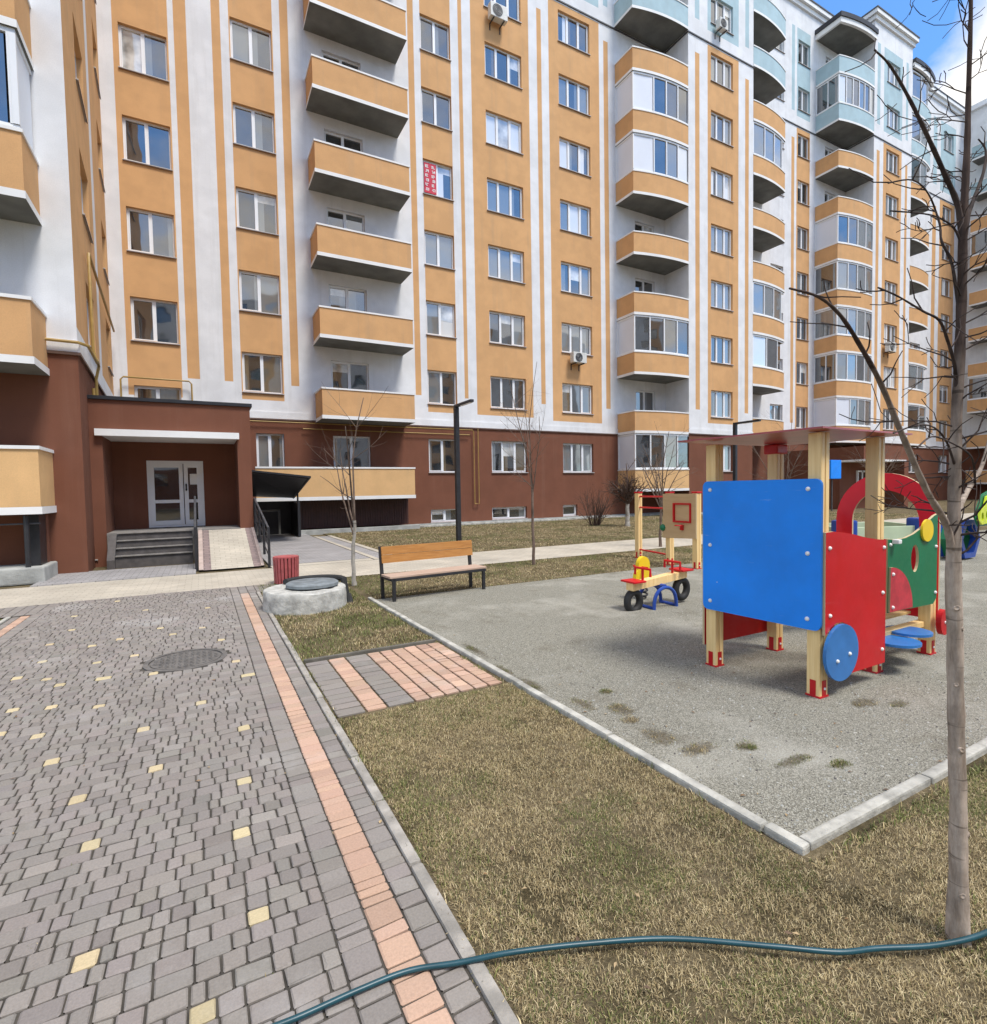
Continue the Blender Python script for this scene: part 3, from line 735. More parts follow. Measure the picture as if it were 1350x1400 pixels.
# ------------------------------------------------------------------ ground
def slab(name, x0, x1, y0, y1, z, m, label=None):
    mb = MB(); mb.face([(x0, y0, z), (x1, y0, z), (x1, y1, z), (x0, y1, z)], m); return struct(mb.build(name), label)
slab('ground', -200, 260, -160, 260, -.03, SOIL)
slab('lawn', .72, 30, -8, 9.66, -.004, SOIL)
slab('lawn', 3.9, 57.8, 11.62, 21.2, .0, SOIL)
slab('lawn', -14, -2.2, -8, 8.8, -.004, SOILG)
slab('path', -30, 57.8, 9.62, 11.65, .004, BEIGE)
mb = MB(); mb.box(-2.6, -.15, 11.65, 13.3, -.02, .02, GREYPAV); struct(mb.build('pavement'))
mb = MB(); mb.box(1.2, 3.3, 12.0, 21.2, -.02, .016, GREYPAV); mb.box(3.3, 3.42, 11.66, 19, -.02, .03, BEIGE); mb.box(3.42, 3.75, 11.66, 19, -.02, .02, GREYPAV); mb.box(3.75, 3.9, 11.66, 19, -.02, .035, BEIGE); mb.box(1.2, 3.3, 11.66, 12.0, -.02, .01, BEIGE)
struct(mb.build('pavement'))
mb = MB(); mb.box(3.0, 22.7, 21.2, 21.72, -.05, .05, CONC); mb.box(2.95, 7.7, 20.45, 20.75, -.05, .15, CONC); struct(mb.build('apron'))
slab('playground', 2.08, 22, 1.30, 7.34, .004, GRAVEL)

class PV:
    """numpy collection of chamfered paving blocks with one colour each"""
    def __init__(s): s.b = []
    def add(s, x0, x1, y0, y1, z, c): s.b.append((x0, x1, y0, y1, z, *c))
    def build(s, name, zbase=-.02, ch=.005):
        a = np.array(s.b); n = len(a)
        x0, x1, y0, y1, z = a[:, 0], a[:, 1], a[:, 2], a[:, 3], a[:, 4]
        j = lambda sc: RNG.normal(0, sc, n)
        tx, ty = j(.0009), j(.0009)
        V = np.zeros((n, 20, 3)); cr = .0038
        q = 0
        for i, k, order in ((0, 0, 'yx'), (1, 0, 'xy'), (1, 1, 'yx'), (0, 1, 'xy')):
            X = np.where(i, x1, x0); Y = np.where(k, y1, y0); sx = 1 if i else -1; sy = 1 if k else -1
            V[:, i + 2 * k] = np.stack([X, Y, np.full(n, zbase)], 1)
            tilt = sx * tx + sy * ty
            for ax in order:
                cx_ = X - (sx * cr if ax == 'x' else 0); cy_ = Y - (sy * cr if ax == 'y' else 0)
                V[:, 4 + q] = np.stack([cx_ + j(.0008), cy_ + j(.0008), z - ch * .9 + tilt], 1)
                V[:, 12 + q] = np.stack([cx_ - sx * ch + j(.0012), cy_ - sy * ch + j(.0012), z + tilt], 1)
                q += 1
        F = [(4 + k, 4 + (k + 1) % 8, 12 + (k + 1) % 8, 12 + k) for k in range(8)]
        F += [(0, 1, 6, 5), (1, 3, 8, 7), (3, 2, 10, 9), (2, 0, 4, 11)]
        top = np.array([tuple(range(12, 20))])
        F = np.array(F)
        faces = (F[None] + (np.arange(n) * 20)[:, None, None]).reshape(-1, 4).tolist() + (top[None] + (np.arange(n) * 20)[:, None, None]).reshape(-1, 8).tolist()
        me = bpy.data.meshes.new(name); me.from_pydata(V.reshape(-1, 3).tolist(), [], faces)
        at = me.attributes.new('col', 'FLOAT_COLOR', 'POINT')
        c = np.concatenate([a[:, 5:8], np.ones((n, 1))], 1); at.data.foreach_set('color', np.repeat(c, 20, 0).ravel())
        me.materials.append(PAVER); o = bpy.data.objects.new(name, me); COL.objects.link(o); return o
def vary(c, s=.075, hue=.010):
    k = 1 + RNG.normal(0, s); return tuple(max(.02, x * k * (1 + RNG.normal(0, hue))) for x in c)
GREYB = (.232, .207, .186); SALM = (.46, .305, .222); CREAM = (.50, .41, .25)
slab('pavement', -2.2, .72, -8, 9.64, -.001, JOINT); slab('pavement', -3.1, 1.0, 8.84, 9.62, .0045, JOINT)
pv = PV(); g = .0035
y = -1.2
MHX, MHY, MHR = -.175, 5.6, .31; bricks = []
while y < 9.6:
    dy = .078; x = -1.85 + RNG.uniform(-.09, 0)
    while x < .337:
        L = RNG.choice([.058, .074, .074, .112]); 
        if L < .06 and RNG.random() < .3: L = .045
        xe = min(x + L, .342)
        if .342 - xe < .035: xe = .342
        xs = max(x, -1.85)
        if xe - xs > .02:
            cxm, cym = (xs + xe) / 2, y + dy / 2
            if math.hypot(cxm - MHX, cym - MHY) > MHR + .03:
                c = vary(GREYB)
                if L > .07: bricks.append((cxm, cym, len(pv.b), L))
                pv.add(xs + g, xe - g, y + g, y + dy - g, .008 + RNG.normal(0, .0007), c)
        x = xe if xe < .342 else 9
    y += dy
YEL = [(-.04, 1.74), (-.4, 2.16), (.17, 2.06), (-.44, 2.8), (.06, 2.59), (-.63, 3.21), (.18, 3.02), (-.2, 3.44), (-.74, 3.85), (-.4, 4.08), (.17, 3.74), (-.06, 4.4), (-1.26, 4.94), (-.99, 4.85), (-.75, 4.71), (-1.03, 5.36), (-.76, 5.36), (-1.4, 5.79), (-1.24, 5.64), (-.49, 5.29), (.29, 4.86), (.22, 5.38), (-.96, 5.98), (-1.39, 6.25), (-1.42, 6.94), (-1.01, 6.63), (-.82, 6.79), (-.55, 6.03), (-1.31, 7.62), (-.5, 7.11), (-.3, 6.7), (.01, 6.86), (.09, 6.16), (-1.48, 8.45), (-.78, 8.39), (.04, 8.11), (-1.1, 9.32), (-1.03, 4.29), (-1.18, 4.52)]
for yx, yy in YEL:
    b_ = min(bricks, key=lambda q: math.hypot(q[0] - yx, q[1] - yy) + (.06 if q[3] > .1 else 0)); pv.b[b_[2]] = pv.b[b_[2]][:5] + vary(CREAM, .06)
def stripe(x0, x1, ya, yb, c):
    y = ya
    while y < yb:
        L = RNG.choice([.045, .06, .078, .078, .112]); pv.add(x0 + g, x1 - g, y + g, min(y + L, yb) - g, .008 + RNG.normal(0, .0007), vary(c)); y += L
stripe(.342, .455, -1.2, 9.6, GREYB); stripe(.455, .575, -1.2, 8.9, SALM); stripe(.575, .675, -1.2, 8.9, GREYB)
for x in np.arange(.455, .93, .118): stripe(x, x + .118, 8.92, 9.6, GREYB)
for x in np.arange(-3.0, -1.9, .118): stripe(x, x + .118, 8.86, 9.6, GREYB)
stripe(-1.97, -1.85, 2, 8.9, GREYB); stripe(-2.07, -1.97, 2, 8.8, SALM); stripe(-2.15, -2.07, 2, 8.8, GREYB)
struct(pv.build('driveway'))
pv = PV()
def field(x0, x1, y0, y1, c, lens):
    g = .0065
    y = y0
    while y < y1 - .01:
        dy = min(RNG.choice([.075, .1, .1, .12]), y1 - y); x = x0
        while x < x1 - .005:
            L = min(RNG.choice(lens), x1 - x)
            if x1 - x - L < .05: L = x1 - x
            pv.add(x + g, x + L - g, y + g, y + dy - g, .010 + RNG.normal(0, .0008), vary(c)); x += L
        y += dy
field(.74, .94, 3.60, 4.90, GREYB, [.2]); field(.94, 1.09, 3.60, 4.90, SALM, [.15]); field(1.09, 1.29, 3.60, 4.90, GREYB, [.2])
xx = 1.29
for w_ in (.12, .115, .12, .12, .12, .125): field(xx, xx + w_, 3.60, 4.90, SALM, [w_]); xx += w_
struct(pv.build('footpath'))
slab('pavement', .735, 2.03, 3.57, 4.93, -.006, JOINT)
# kerbs
def kerb(name, p, q, w, z0, z1, m, piece=1.0, jit=.006):
    mb = MB(); p, q = Vector(p), Vector(q); d = (q - p); L = d.length; d /= L; nrm = Vector((-d.y, d.x)); s_ = 0
    while s_ < L - .02:
        e = min(s_ + piece, L); off = RNG.normal(0, jit); dz = RNG.normal(0, jit * .6)
        c = p + d * (s_ + e) / 2 + nrm * off
        mb.rbox((c.x, c.y, (z0 + z1) / 2 + dz), (e - s_ - .008, w, z1 - z0), m, math.atan2(d.y, d.x) + RNG.normal(0, .004), .012); s_ = e
    return struct(mb.build(name))
KC = M_plain('kerb_concrete', (.40, .385, .34), .95, .30, 7, 28, .9, .010)
kerb('kerb', (.705, -1.5), (.705, 8.9), .05, -.1, .016, M_plain('edge_kerb', (.31, .285, .25), .95, .28, 7, 30, .9, .008), .5, .002)
kerb('kerb', (-2.19, 2), (-2.19, 8.8), .05, -.1, .02, KC, .5, .002)
kerb('kerb', (2.02, 7.45), (2.115, 1.27), .055, -.1, .034, KC, 1.0, .004)
kerb('kerb', (2.1435, 1.298), (22, 1.36), .055, -.1, .032, KC, 1.0, .003)
kerb('kerb', (.74, 4.945), (2.0, 4.955), .03, -.1, .03, M_plain('dark_edge', (.13, .12, .10), .95, .2, 8, 30, .5), 1.3, 0)
kerb('kerb', (4, 21.17), (22.7, 21.17), .06, -.1, .07, KC, 1.0, .005)

# grass blades
def grass(name, label, rects, dens, ln, wd, seed, straw=.7, holes=(), lay=.9):
    r = np.random.default_rng(seed); P = []
    for x0, x1, y0, y1, k in rects:
        n = int((x1 - x0) * (y1 - y0) * dens * k); P.append(np.stack([r.uniform(x0, x1, n), r.uniform(y0, y1, n)], 1))
    P = np.concatenate(P)
    def vn(p, sc, sd):        # cheap value noise
        rr = np.random.default_rng(sd); G = rr.random((64, 64)); q = p * sc; i = np.floor(q).astype(int); f = q - i; f = f * f * (3 - 2 * f)
        a = G[i[:, 0] % 64, i[:, 1] % 64]; b = G[(i[:, 0] + 1) % 64, i[:, 1] % 64]; c = G[i[:, 0] % 64, (i[:, 1] + 1) % 64]; d = G[(i[:, 0] + 1) % 64, (i[:, 1] + 1) % 64]
        return (a * (1 - f[:, 0]) + b * f[:, 0]) * (1 - f[:, 1]) + (c * (1 - f[:, 0]) + d * f[:, 0]) * f[:, 1]
    big = .6 * vn(P, 1.3, seed) + .4 * vn(P, 4.1, seed + 1); cl = vn(P, 11, seed + 2)
    cl2 = vn(P, 31, seed + 7); cl = .5 * cl + .5 * cl2; keep = r.random(len(P)) < .06 + 1.35 * cl
    for fn in holes: keep &= ~fn(P)
    P, big, cl = P[keep], big[keep], cl[keep]; n = len(P)
    th = r.uniform(0, 2 * np.pi, n); L = ln * r.uniform(.35, 1.35, n) * (.55 + .9 * cl); tilt = np.clip(r.normal(lay, .4, n), .15, 1.5)
    w = wd * r.uniform(.6, 1.3, n); dirv = np.stack([np.cos(th), np.sin(th)], 1); pr = np.stack([-dirv[:, 1], dirv[:, 0]], 1)
    mid = P + dirv * (L * .5 * np.sin(tilt * .8))[:, None]; mz = L * .5 * np.cos(tilt * .8)
    tip = mid + dirv * (L * .5 * np.sin(tilt * 1.25))[:, None]; tz = mz + L * .5 * np.cos(tilt * 1.25); tz = np.maximum(tz, .004)
    V = np.zeros((n, 5, 3)); V[:, 0, :2] = P - pr * (w / 2)[:, None]; V[:, 1, :2] = P + pr * (w / 2)[:, None]
    V[:, 2, :2] = mid + pr * (w * .4)[:, None]; V[:, 3, :2] = mid - pr * (w * .4)[:, None]; V[:, 2, 2] = V[:, 3, 2] = mz; V[:, 4, :2] = tip; V[:, 4, 2] = tz
    V[:, :2, 2] = -.006
    me = bpy.data.meshes.new(name)
    me.vertices.add(n * 5); me.vertices.foreach_set('co', V.ravel())
    loops = np.array([0, 1, 2, 3, 3, 2, 4]); idx = (loops[None] + (np.arange(n) * 5)[:, None]).ravel()
    me.loops.add(n * 7); me.loops.foreach_set('vertex_index', idx.astype(np.int32))
    me.polygons.add(n * 2); st = np.stack([np.arange(n) * 7, np.arange(n) * 7 + 4], 1).ravel(); me.polygons.foreach_set('loop_start', st.astype(np.int32))
    me.polygons.foreach_set('loop_total', np.tile([4, 3], n).astype(np.int32)); me.update(calc_edges=True)
    pal_s = np.array([(.45, .355, .185), (.33, .25, .125), (.58, .475, .28), (.18, .13, .068)]); pal_g = np.array([(.135, .16, .045), (.19, .20, .06), (.105, .12, .04)])
    iss = r.random(n) < np.clip(straw + (big - .5) * 2.6, .05, .97)
    c = np.where(iss[:, None], pal_s[r.integers(0, 4, n)], pal_g[r.integers(0, 3, n)]) * r.uniform(.75, 1.2, n)[:, None]
    c = np.concatenate([c, np.ones((n, 1))], 1)
    at = me.attributes.new('col', 'FLOAT_COLOR', 'POINT'); at.data.foreach_set('color', np.repeat(c, 5, 0).ravel().astype(np.float32))
    me.materials.append(BLADE); o = bpy.data.objects.new(name, me); COL.objects.link(o)
    o['kind'] = 'stuff'; o['label'] = label; o['category'] = 'grass'; return o
grass('grass', 'dry straw-coloured grass in front of the playground corner', [(.745, 2.06, .2, 3.56, 1), (2.06, 4.6, .1, 1.22, 1)], 46000, .018, .0019, 3, .98, lay=1.3)
grass('grass', 'greener short grass round the concrete manhole ring', [(.745, 1.99, 4.97, 9.5, 1)], 5200, .035, .0045, 4, .38, holes=[lambda p: np.hypot(p[:, 0] - 1.17, p[:, 1] - 7.45) < .5])
grass('grass', 'dry grass strip between the gravel and the beige path', [(2.08, 12, 7.36, 9.6, 1)], 3000, .028, .0055, 5, .66, lay=1.1)
grass('grass', 'patchy dry grass lawn along the building wall', [(3.95, 30, 11.7, 21.1, 1)], 900, .035, .010, 6, .66, lay=1.1)
grass('grass', 'green grass at the left edge beyond the driveway', [(-4, -2.23, 6, 8.75, 1)], 2500, .05, .006, 8, .3)
grass('grass', 'greener grass band along the edge of the near lawn', [(.745, .98, .3, 3.55, 1), (.98, 2.05, 3.05, 3.56, .8), (2.0, 2.5, .3, .85, .8)], 9000, .024, .0024, 13, .18, lay=1.1)
# tufts along kerb edges and on the gravel
tuft = []; rt = random.Random(8); mounds = MB(); mound_a = []
MUD = M_soil('bare_mud', (.11, .088, .055), (.22, .185, .13), 9)
def ragged(m):
    nt = m.node_tree; out = [n for n in nt.nodes if n.type == 'OUTPUT_MATERIAL'][0]; b = [n for n in nt.nodes if n.type == 'BSDF_PRINCIPLED'][0]
    a = N(nt, 'ShaderNodeAttribute', attribute_name='edge').outputs['Fac']
    f = N(nt, 'ShaderNodeMath', operation='ADD'); nt.links.new(a, f.inputs[0]); nt.links.new(noise(nt, pos(nt), 38, 6, .7), f.inputs[1])
    r = N(nt, 'ShaderNodeMapRange'); r.inputs['From Min'].default_value = .85; r.inputs['From Max'].default_value = 1.3; r.inputs['To Max'].default_value = .55; nt.links.new(f.outputs[0], r.inputs['Value'])
    t = nt.nodes.new('ShaderNodeBsdfTransparent'); mx_ = nt.nodes.new('ShaderNodeMixShader'); nt.links.new(r.outputs[0], mx_.inputs[0]); nt.links.new(t.outputs[0], mx_.inputs[1]); nt.links.new(b.outputs[0], mx_.inputs[2]); nt.links.new(mx_.outputs[0], out.inputs[0])
ragged(MUD)
for cx, cy, ru, rv in ((2.56, 3.03, .05, .05), (2.44, 2.74, .10, .12), (2.38, 2.58, .08, .06), (2.44, 2.10, .16, .07), (2.69, 1.98, .08, .05), (2.765, 1.745, .17, .045), (2.36, 2.32, .10, .14), (2.15, 3.84, .06, .2), (2.17, 3.45, .07, .2), (2.28, 2.95, .06, .14), (2.95, 1.60, .08, .03), (3.92, 1.98, .14, .07), (4.1, 1.85, .1, .05), (2.2, 4.5, .05, .3)):
    n = 18; ring = [(cx + 1.5 * ru * math.cos(6.2832 * k / n), cy + 1.5 * rv * math.sin(6.2832 * k / n), .0045) for k in range(n)]
    for k in range(n):
        mounds.face([ring[k], ring[(k + 1) % n], (cx, cy, .009)], MUD); mound_a += [0, 0, 1]
    for q in range(22):
        a = rt.uniform(0, 6.28); d = math.sqrt(rt.random()) * .8; tuft.append((cx + ru * d * math.cos(a) - .025, cx + ru * d * math.cos(a) + .025, cy + rv * d * math.sin(a) - .02, cy + rv * d * math.sin(a) + .02, 1))
o = mounds.build('mud_patch'); at_ = o.data.attributes.new('edge', 'FLOAT', 'POINT'); at_.data.foreach_set('value', mound_a); o['kind'] = 'stuff'; o['label'] = 'bare muddy patches with weeds on the gravel near the kerb'; o['category'] = 'mud'
grass('grass', 'scattered grass tufts growing through the gravel', tuft, 14000, .020, .0026, 9, .55, lay=1.0)
kt = [(.70, .755, y0, y0 + .25, RNG.uniform(.2, 1)) for y0 in np.arange(.8, 8.6, .3)]
kt += [(1.97, 2.03, y0, y0 + .16, RNG.uniform(.2, 1)) for y0 in np.arange(3.6, 7, .3)] + [(2.03, 2.09, y0, y0 + .18, RNG.uniform(.1, .8)) for y0 in np.arange(1.4, 3.5, .3)]
kt += [(2.07, 4.6, 1.19, 1.24, 1)]
grass('grass', 'greener grass fringe along the kerb edges', kt, 9000, .035, .004, 10, .35)
# loose joint weeds between pavers
kw = [(x, x + .03, y0, y0 + .03, 1) for x, y0 in zip(RNG.uniform(-1.5, .65, 60), RNG.uniform(1, 5, 60))]
kw += [(.66, .69, y0, y0 + .04, 1) for y0 in RNG.uniform(.9, 5, 24)]
grass('grass', 'tiny weeds in the paving joints', kw, 14000, .012, .0025, 12, .4)
# scattered loose pebbles on the gravel nearest the camera
pb_ = MB(); rp = random.Random(4)
for i in range(2600):
    x = rp.uniform(2.15, 6.0); yy = 1.35 + rp.random() ** 1.6 * 3.2; r_ = rp.uniform(.003, .009)
    a = rp.uniform(0, 6.28); pts = []
    for k in range(5):
        t = a + k * 1.2566; pts.append((x + r_ * math.cos(t) * rp.uniform(.7, 1.2), yy + r_ * math.sin(t) * rp.uniform(.7, 1.2), .003))
    top = (x, yy, .004 + r_ * .8); mm = rp.choice([MATS['kerb_concrete'], CONC, STEP, MATS['weathered_concrete']])
    for k in range(5): pb_.face([pts[k], pts[(k + 1) % 5], top], mm)
o = pb_.build('gravel'); o['kind'] = 'stuff'; o['label'] = 'loose small stones lying on the grey gravel'; o['category'] = 'gravel'

lv = MB(); rl = random.Random(15); LEAF = [M_plain('dry_leaf_a', (.22, .13, .06), .8, .2, 20), M_plain('dry_leaf_b', (.36, .26, .14), .8, .2, 20), M_plain('dry_leaf_c', (.12, .075, .045), .8, .2, 20)]
for i in range(240):
    if i < 150: x, yy, z = rl.uniform(.75, 4.2), .35 + rl.random() * 3.1, .016
    elif i < 190: x, yy, z = rl.uniform(-1.6, .7), rl.uniform(1.2, 7), .0125
    else: x, yy, z = rl.uniform(2.1, 6), rl.uniform(1.4, 6.8), .008
    if x > 2.0 and yy > 1.25: z = .008
    a = rl.uniform(0, 6.28); L = rl.uniform(.006, .016); W2 = L * rl.uniform(.35, .6); ca, sa = math.cos(a), math.sin(a)
    f = lambda u, v, h: (x + u * ca - v * sa, yy + u * sa + v * ca, z + h)
    hh = rl.uniform(.001, .006)
    m_ = rl.choice(LEAF); lv.face([f(-L, 0, 0), f(-.2 * L, -W2, hh), f(L, 0, .001), f(0, 0, .001)], m_); lv.face([f(-L, 0, 0), f(0, 0, .001), f(L, 0, .001), f(-.2 * L, W2, hh)], m_)
o = lv.build('dry_leaves'); o['kind'] = 'stuff'; o['label'] = 'small dry leaf scraps scattered over grass, gravel and paving'; o['category'] = 'leaves'
# ------------------------------------------------------------------ steps, ramp, rails
TREAD = M_plain('stone_tread', (.21, .195, .18), .85, .2, 7, 40, .4)
st_ = MB()
for i in range(4):
    y0 = 13.85 + i * .15; st_.box(-1.66, -.22, y0, 14.357, -.05 if i == 0 else .08 + .155 * i, .062 + .155 * (i + 1), STEP)
    st_.box(-1.66, -.22, y0 - .03, 14.36, .062 + .155 * (i + 1), .08 + .155 * (i + 1), TREAD)
st_.prism([(13.75, -.05), (14.36, -.05), (14.36, .66), (14.2, .66), (13.75, .16)], lambda u, v, d: (d, u, v), -1.80, -1.662, STEP)
st_.box(-1.855, .797, 14.363, PYB, -.05, LZ, TREAD)
tag(st_.build('entrance_steps'), 'four dark grey stone steps up to the recessed white entrance door', 'steps')
PINKK = M_plain('pinkish_kerb', (.42, .33, .29), .9, .15, 6, 30, .4)
rp_ = MB()
def rampq(x0, x1, m, dz): 
    a, b = (12.1, .008 + dz), (14.45, LZ + dz)
    rp_.face([(x0, a[0], a[1]), (x1, a[0], a[1]), (x1, b[0], b[1]), (x0, b[0], b[1])], m)
rampq(.12, .90, BEIGE, 0); rampq(-.02, .12, MAUVE, 0); rampq(.90, 1.04, MAUVE, 0); rampq(-.10, -.02, PINKK, .012); rampq(1.04, 1.10, PINKK, .012)
for x in (-.10, 1.10): rp_.face([(x, 12.1, -.03), (x, 14.45, -.03), (x, 14.45, LZ + .012), (x, 12.1, .02)], CONC)
tag(rp_.build('access_ramp'), 'sloping beige paved access ramp beside the entrance steps', 'ramp')
def rail(label, x, ya, yb, za, zb, hh=.85, x2=None):
    mb = MB(); x2 = x if x2 is None else x2; f = lambda t: (x + (x2 - x) * t, ya + (yb - ya) * t, za + (zb - za) * t)
    t_ = thing('handrail', label, 'railing', f(0), 'black steel ramp railings')
    for k in (0, .33, .66, 1):
        p = f(k); m2 = MB(); m2.box(p[0] - .025, p[0] + .025, p[1] - .025, p[1] + .025, p[2] - .02, p[2] + hh, BLACKM); m2.build('post', t_)
    for h_ in (hh, hh * .75, hh * .5, hh * .25):
        a, b = f(0), f(1); mb.tube([(a[0], a[1], a[2] + h_), (b[0], b[1], b[2] + h_)], .022 if h_ == hh else .013, BLACKM if h_ < hh else GREYM)
    mb.build('rail', t_)
rail('black steel railing between the entrance steps and the ramp', -.14, 12.3, 14.4, .0, .62, .85)
rail('black steel railing on the right side of the ramp by the basement entrance', 1.19, 12.0, 14.4, .0, .60, .80, 1.14)
cb = MB(); cb.rbox((-4.35, 12.68, .13), (3.7, 1.0, .30), CONC, 0, .03); tag(cb.build('concrete_block'), 'grey concrete footing block under the lowest left balcony', 'concrete block')

# gas pipes
def pipe(label, paths, r=.02, m=GASY):
    mb = MB(); [mb.tube(p, r, m, 8) for p in paths]; tag(mb.build('gas_pipe', smooth=True), label, 'pipe', 'yellow gas pipes')
W_ = lambda u, d, z: tuple(WS.T(u, d, z))
pipe('yellow gas pipes running down the side of the left wing', [[W_(8.3, .1, 6.9), W_(1.72, .1, 6.9), W_(1.68, .1, 6.8), W_(1.68, .1, 4.75), W_(1.7, .16, 4.55), W_(2.05, .16, 4.5), W_(2.05, .1, 4.2), W_(2.05, .1, 1.1)], [W_(1.5, .09, 3.9), W_(1.5, .09, 1.3), W_(1.9, .09, 1.3)], [(-5, 13.08, 4.55), (-2.0, 13.08, 4.5), W_(.1, .16, 4.5), W_(1.7, .16, 4.5)]], .03)
pipe('yellow gas pipe arched over the flat porch roof', [[(-2.22, 21.6, 3.75), (-2.22, 21.6, 5.38), (-2.14, 21.6, 5.47), (-.25, 21.6, 5.47), (-.17, 21.6, 5.38), (-.17, 21.6, 3.75)]], .028)
pipe('yellow gas main under the white string course with a drop pipe', [[(1.2, 21.66, 4.2), (10.75, 21.66, 4.2), (10.80, 21.66, 4.12), (10.80, 21.66, .9)], [(11.02, 21.66, 4.27), (11.02, 21.66, .9), (10.80, 21.66, .9)], [(3.5, 21.66, 3.98), (10.6, 21.66, 3.98)]], .02)

# air conditioners
def ac(label, x, yw, z, w=.85, h=.6):
    t_ = thing('air_conditioner', label, 'air conditioner', (x, yw - .25, z), 'air conditioner boxes on the facade')
    b = MB(); b.rbox((x, yw - .3, z), (w, .3, h), ACW, 0, .02); b.build('casing', t_)
    f = MB(); ax = lambda a, b_, c: (a, -c, b_)
    f.lathe([(.0001, 0), (h * .36, 0), (h * .38, .012), (h * .42, .015)], (x - w * .1, yw - .452, z), BLACKM, 24, ax)
    for k in range(3): f.lathe([(h * (.12 + .1 * k), .014), (h * (.13 + .1 * k), .022), (h * (.14 + .1 * k), .014)], (x - w * .1, yw - .452, z), ACW, 20, ax)
    f.build('fan_grille', t_)
    for s_ in (-.3, .3):
        k = MB(); k.box(x + s_ * w - .02, x + s_ * w + .02, yw - .45, yw, z - h / 2 - .05, z - h / 2 - .005, BLACKM); k.box(x + s_ * w - .02, x + s_ * w + .02, yw - .03, yw, z - h / 2 - .3, z - h / 2 - .05, BLACKM)
        k.build('bracket', t_)
ac('white air conditioner box under the window at the very top of the middle facade', 12.3, 21.78, 22.62)
ac('small white air conditioner under the third-storey window right of the lamp post', 16.56, 21.78, 7.93, .8, .5)
ac('white air conditioner on the pale blue storey near the roof', 24.95, 20.14, 25.72, .62, .5)
ac('air conditioner box on the far stack behind the bare branches', 42.3, 20.2, 10.9, .9, .65)

# red sale poster in the window of column D, storey 5
ps = MB(); z0 = ZS(5) + .1; ps.box(8.78, 9.33, 21.845, 21.86, z0, z0 + 1.24, POSTER)
rq = random.Random(3)
for c0 in (8.83, 9.12):
    for k in range(6):
        zz = z0 + .09 + k * .19
        for q in range(3):
            a = c0 + rq.uniform(0, .05); ps.box(a, a + rq.uniform(.06, .11), 21.838, 21.8445, zz + q * .045, zz + q * .045 + .025, PAPER)
        ps.box(c0 + (.0 if k % 2 else .13), c0 + (.03 if k % 2 else .16), 21.838, 21.8445, zz, zz + .115, PAPER)
tag(ps.build('poster'), 'red poster with white lettering in an upper window', 'poster')

# lamps
def lamp(label, x, y, arm):
    t_ = thing('street_lamp', label, 'street lamp', (x, y, 0), 'square black lamp posts')
    p = MB(); p.rbox((x, y, 1.87), (.12, .12, 3.75), BLACKM, 0, .01); p.box(x - .12, x + .12, y - .12, y + .12, -.02, .03, GREYM); p.build('pole', t_)
    a = MB(); a.rbox((x, y - arm / 2, 3.78), (.1, arm + .12, .07), BLACKM, 0, .01); a.build('lamp_head', t_)
    l = MB(); l.box(x - .035, x + .035, y - arm, y - arm * .35, 3.735, 3.744, CAP); l.build('diffuser', t_)
lamp('black square lamp post on the lawn behind the wooden bench', 6.11, 13.28, .92)
lamp('black square lamp post seen behind the blue playhouse panel', 17.25, 13.15, .95)

# bin, ring, manhole, hose
t_ = thing('litter_bin', 'low red slatted litter bin at the edge of the paving', 'litter bin', (1.2, 9.52, 0))
b = MB(); b.lathe([(.15, .03), (.165, .05), (.185, .40), (.17, .40), (.16, .1)], (1.2, 9.52, 0), M_plain('bin_liner', (.16, .035, .035), .6), 22); b.build('liner', t_)
b = MB()
for k in range(22):
    a = 2 * math.pi * k / 22; c, s_ = math.cos(a), math.sin(a); Tt = lambda u, d, z: (1.2 + c * (.172 + .03 * z + d) - s_ * u, 9.52 + s_ * (.172 + .03 * z + d) + c * u, z)
    b.box(-.019, .019, 0, .02, .02, .45, BINRED, Tt)
b.build('slats', t_)
b = MB(); b.lathe([(.165, .44), (.20, .44), (.20, .46), (.165, .46)], (1.2, 9.52, 0), BINRED, 22); b.build('rim', t_)
t_ = thing('manhole_ring', 'whitewashed concrete manhole ring standing out of the grass', 'manhole ring', (1.17, 7.45, 0))
b = MB(); b.lathe([(.53, -.05), (.53, .02), (.525, .15), (.52, .235), (.505, .252), (.36, .255)], (1.17, 7.45, 0), CONCW, 36)
for i in range(len(b.v)):
    x, y_, z = b.v[i]; k = 1 + .008 * math.sin(7 * math.atan2(y_ - 7.45, x - 1.17)) + rq.uniform(-.008, .008); b.v[i] = (1.17 + (x - 1.17) * k, 7.45 + (y_ - 7.45) * k, z + rq.uniform(-.008, .008))
b.build('ring', t_, smooth=True)
b = MB(); b.lathe([(.30, .27), (.335, .275), (.335, .31), (.31, .325), (.0001, .33)], (1.26, 7.44, .0), HATCH, 32); b.build('hatch', t_, smooth=True)
pts = [(1.30 + .45 * math.cos(a), 7.50 + .47 * math.sin(a), .29 - .26 * max(0, math.sin(-a * 1.0)) - (.22 if a < .35 else 0)) for a in np.linspace(-.9, 2.4, 22)]
b = MB(); b.tube(pts, .045, RUBBER, 8); tag(b.build('rubber_pipe', smooth=True), 'black rubber pipe draped round the back of the manhole ring', 'pipe')
t_ = thing('manhole_cover', 'round cast iron manhole cover set in the driveway pavers', 'manhole cover', (MHX, MHY, 0))
b = MB(); b.lathe([(MHR + .025, -.01), (MHR + .025, .012), (MHR - .015, .013), (MHR - .015, .0)], (MHX, MHY, 0), IRON, 40); b.build('frame', t_)
b = MB(); b.lathe([(MHR - .03, -.01), (MHR - .03, .010), (.0001, .011)], (MHX, MHY, 0), IRON, 40)
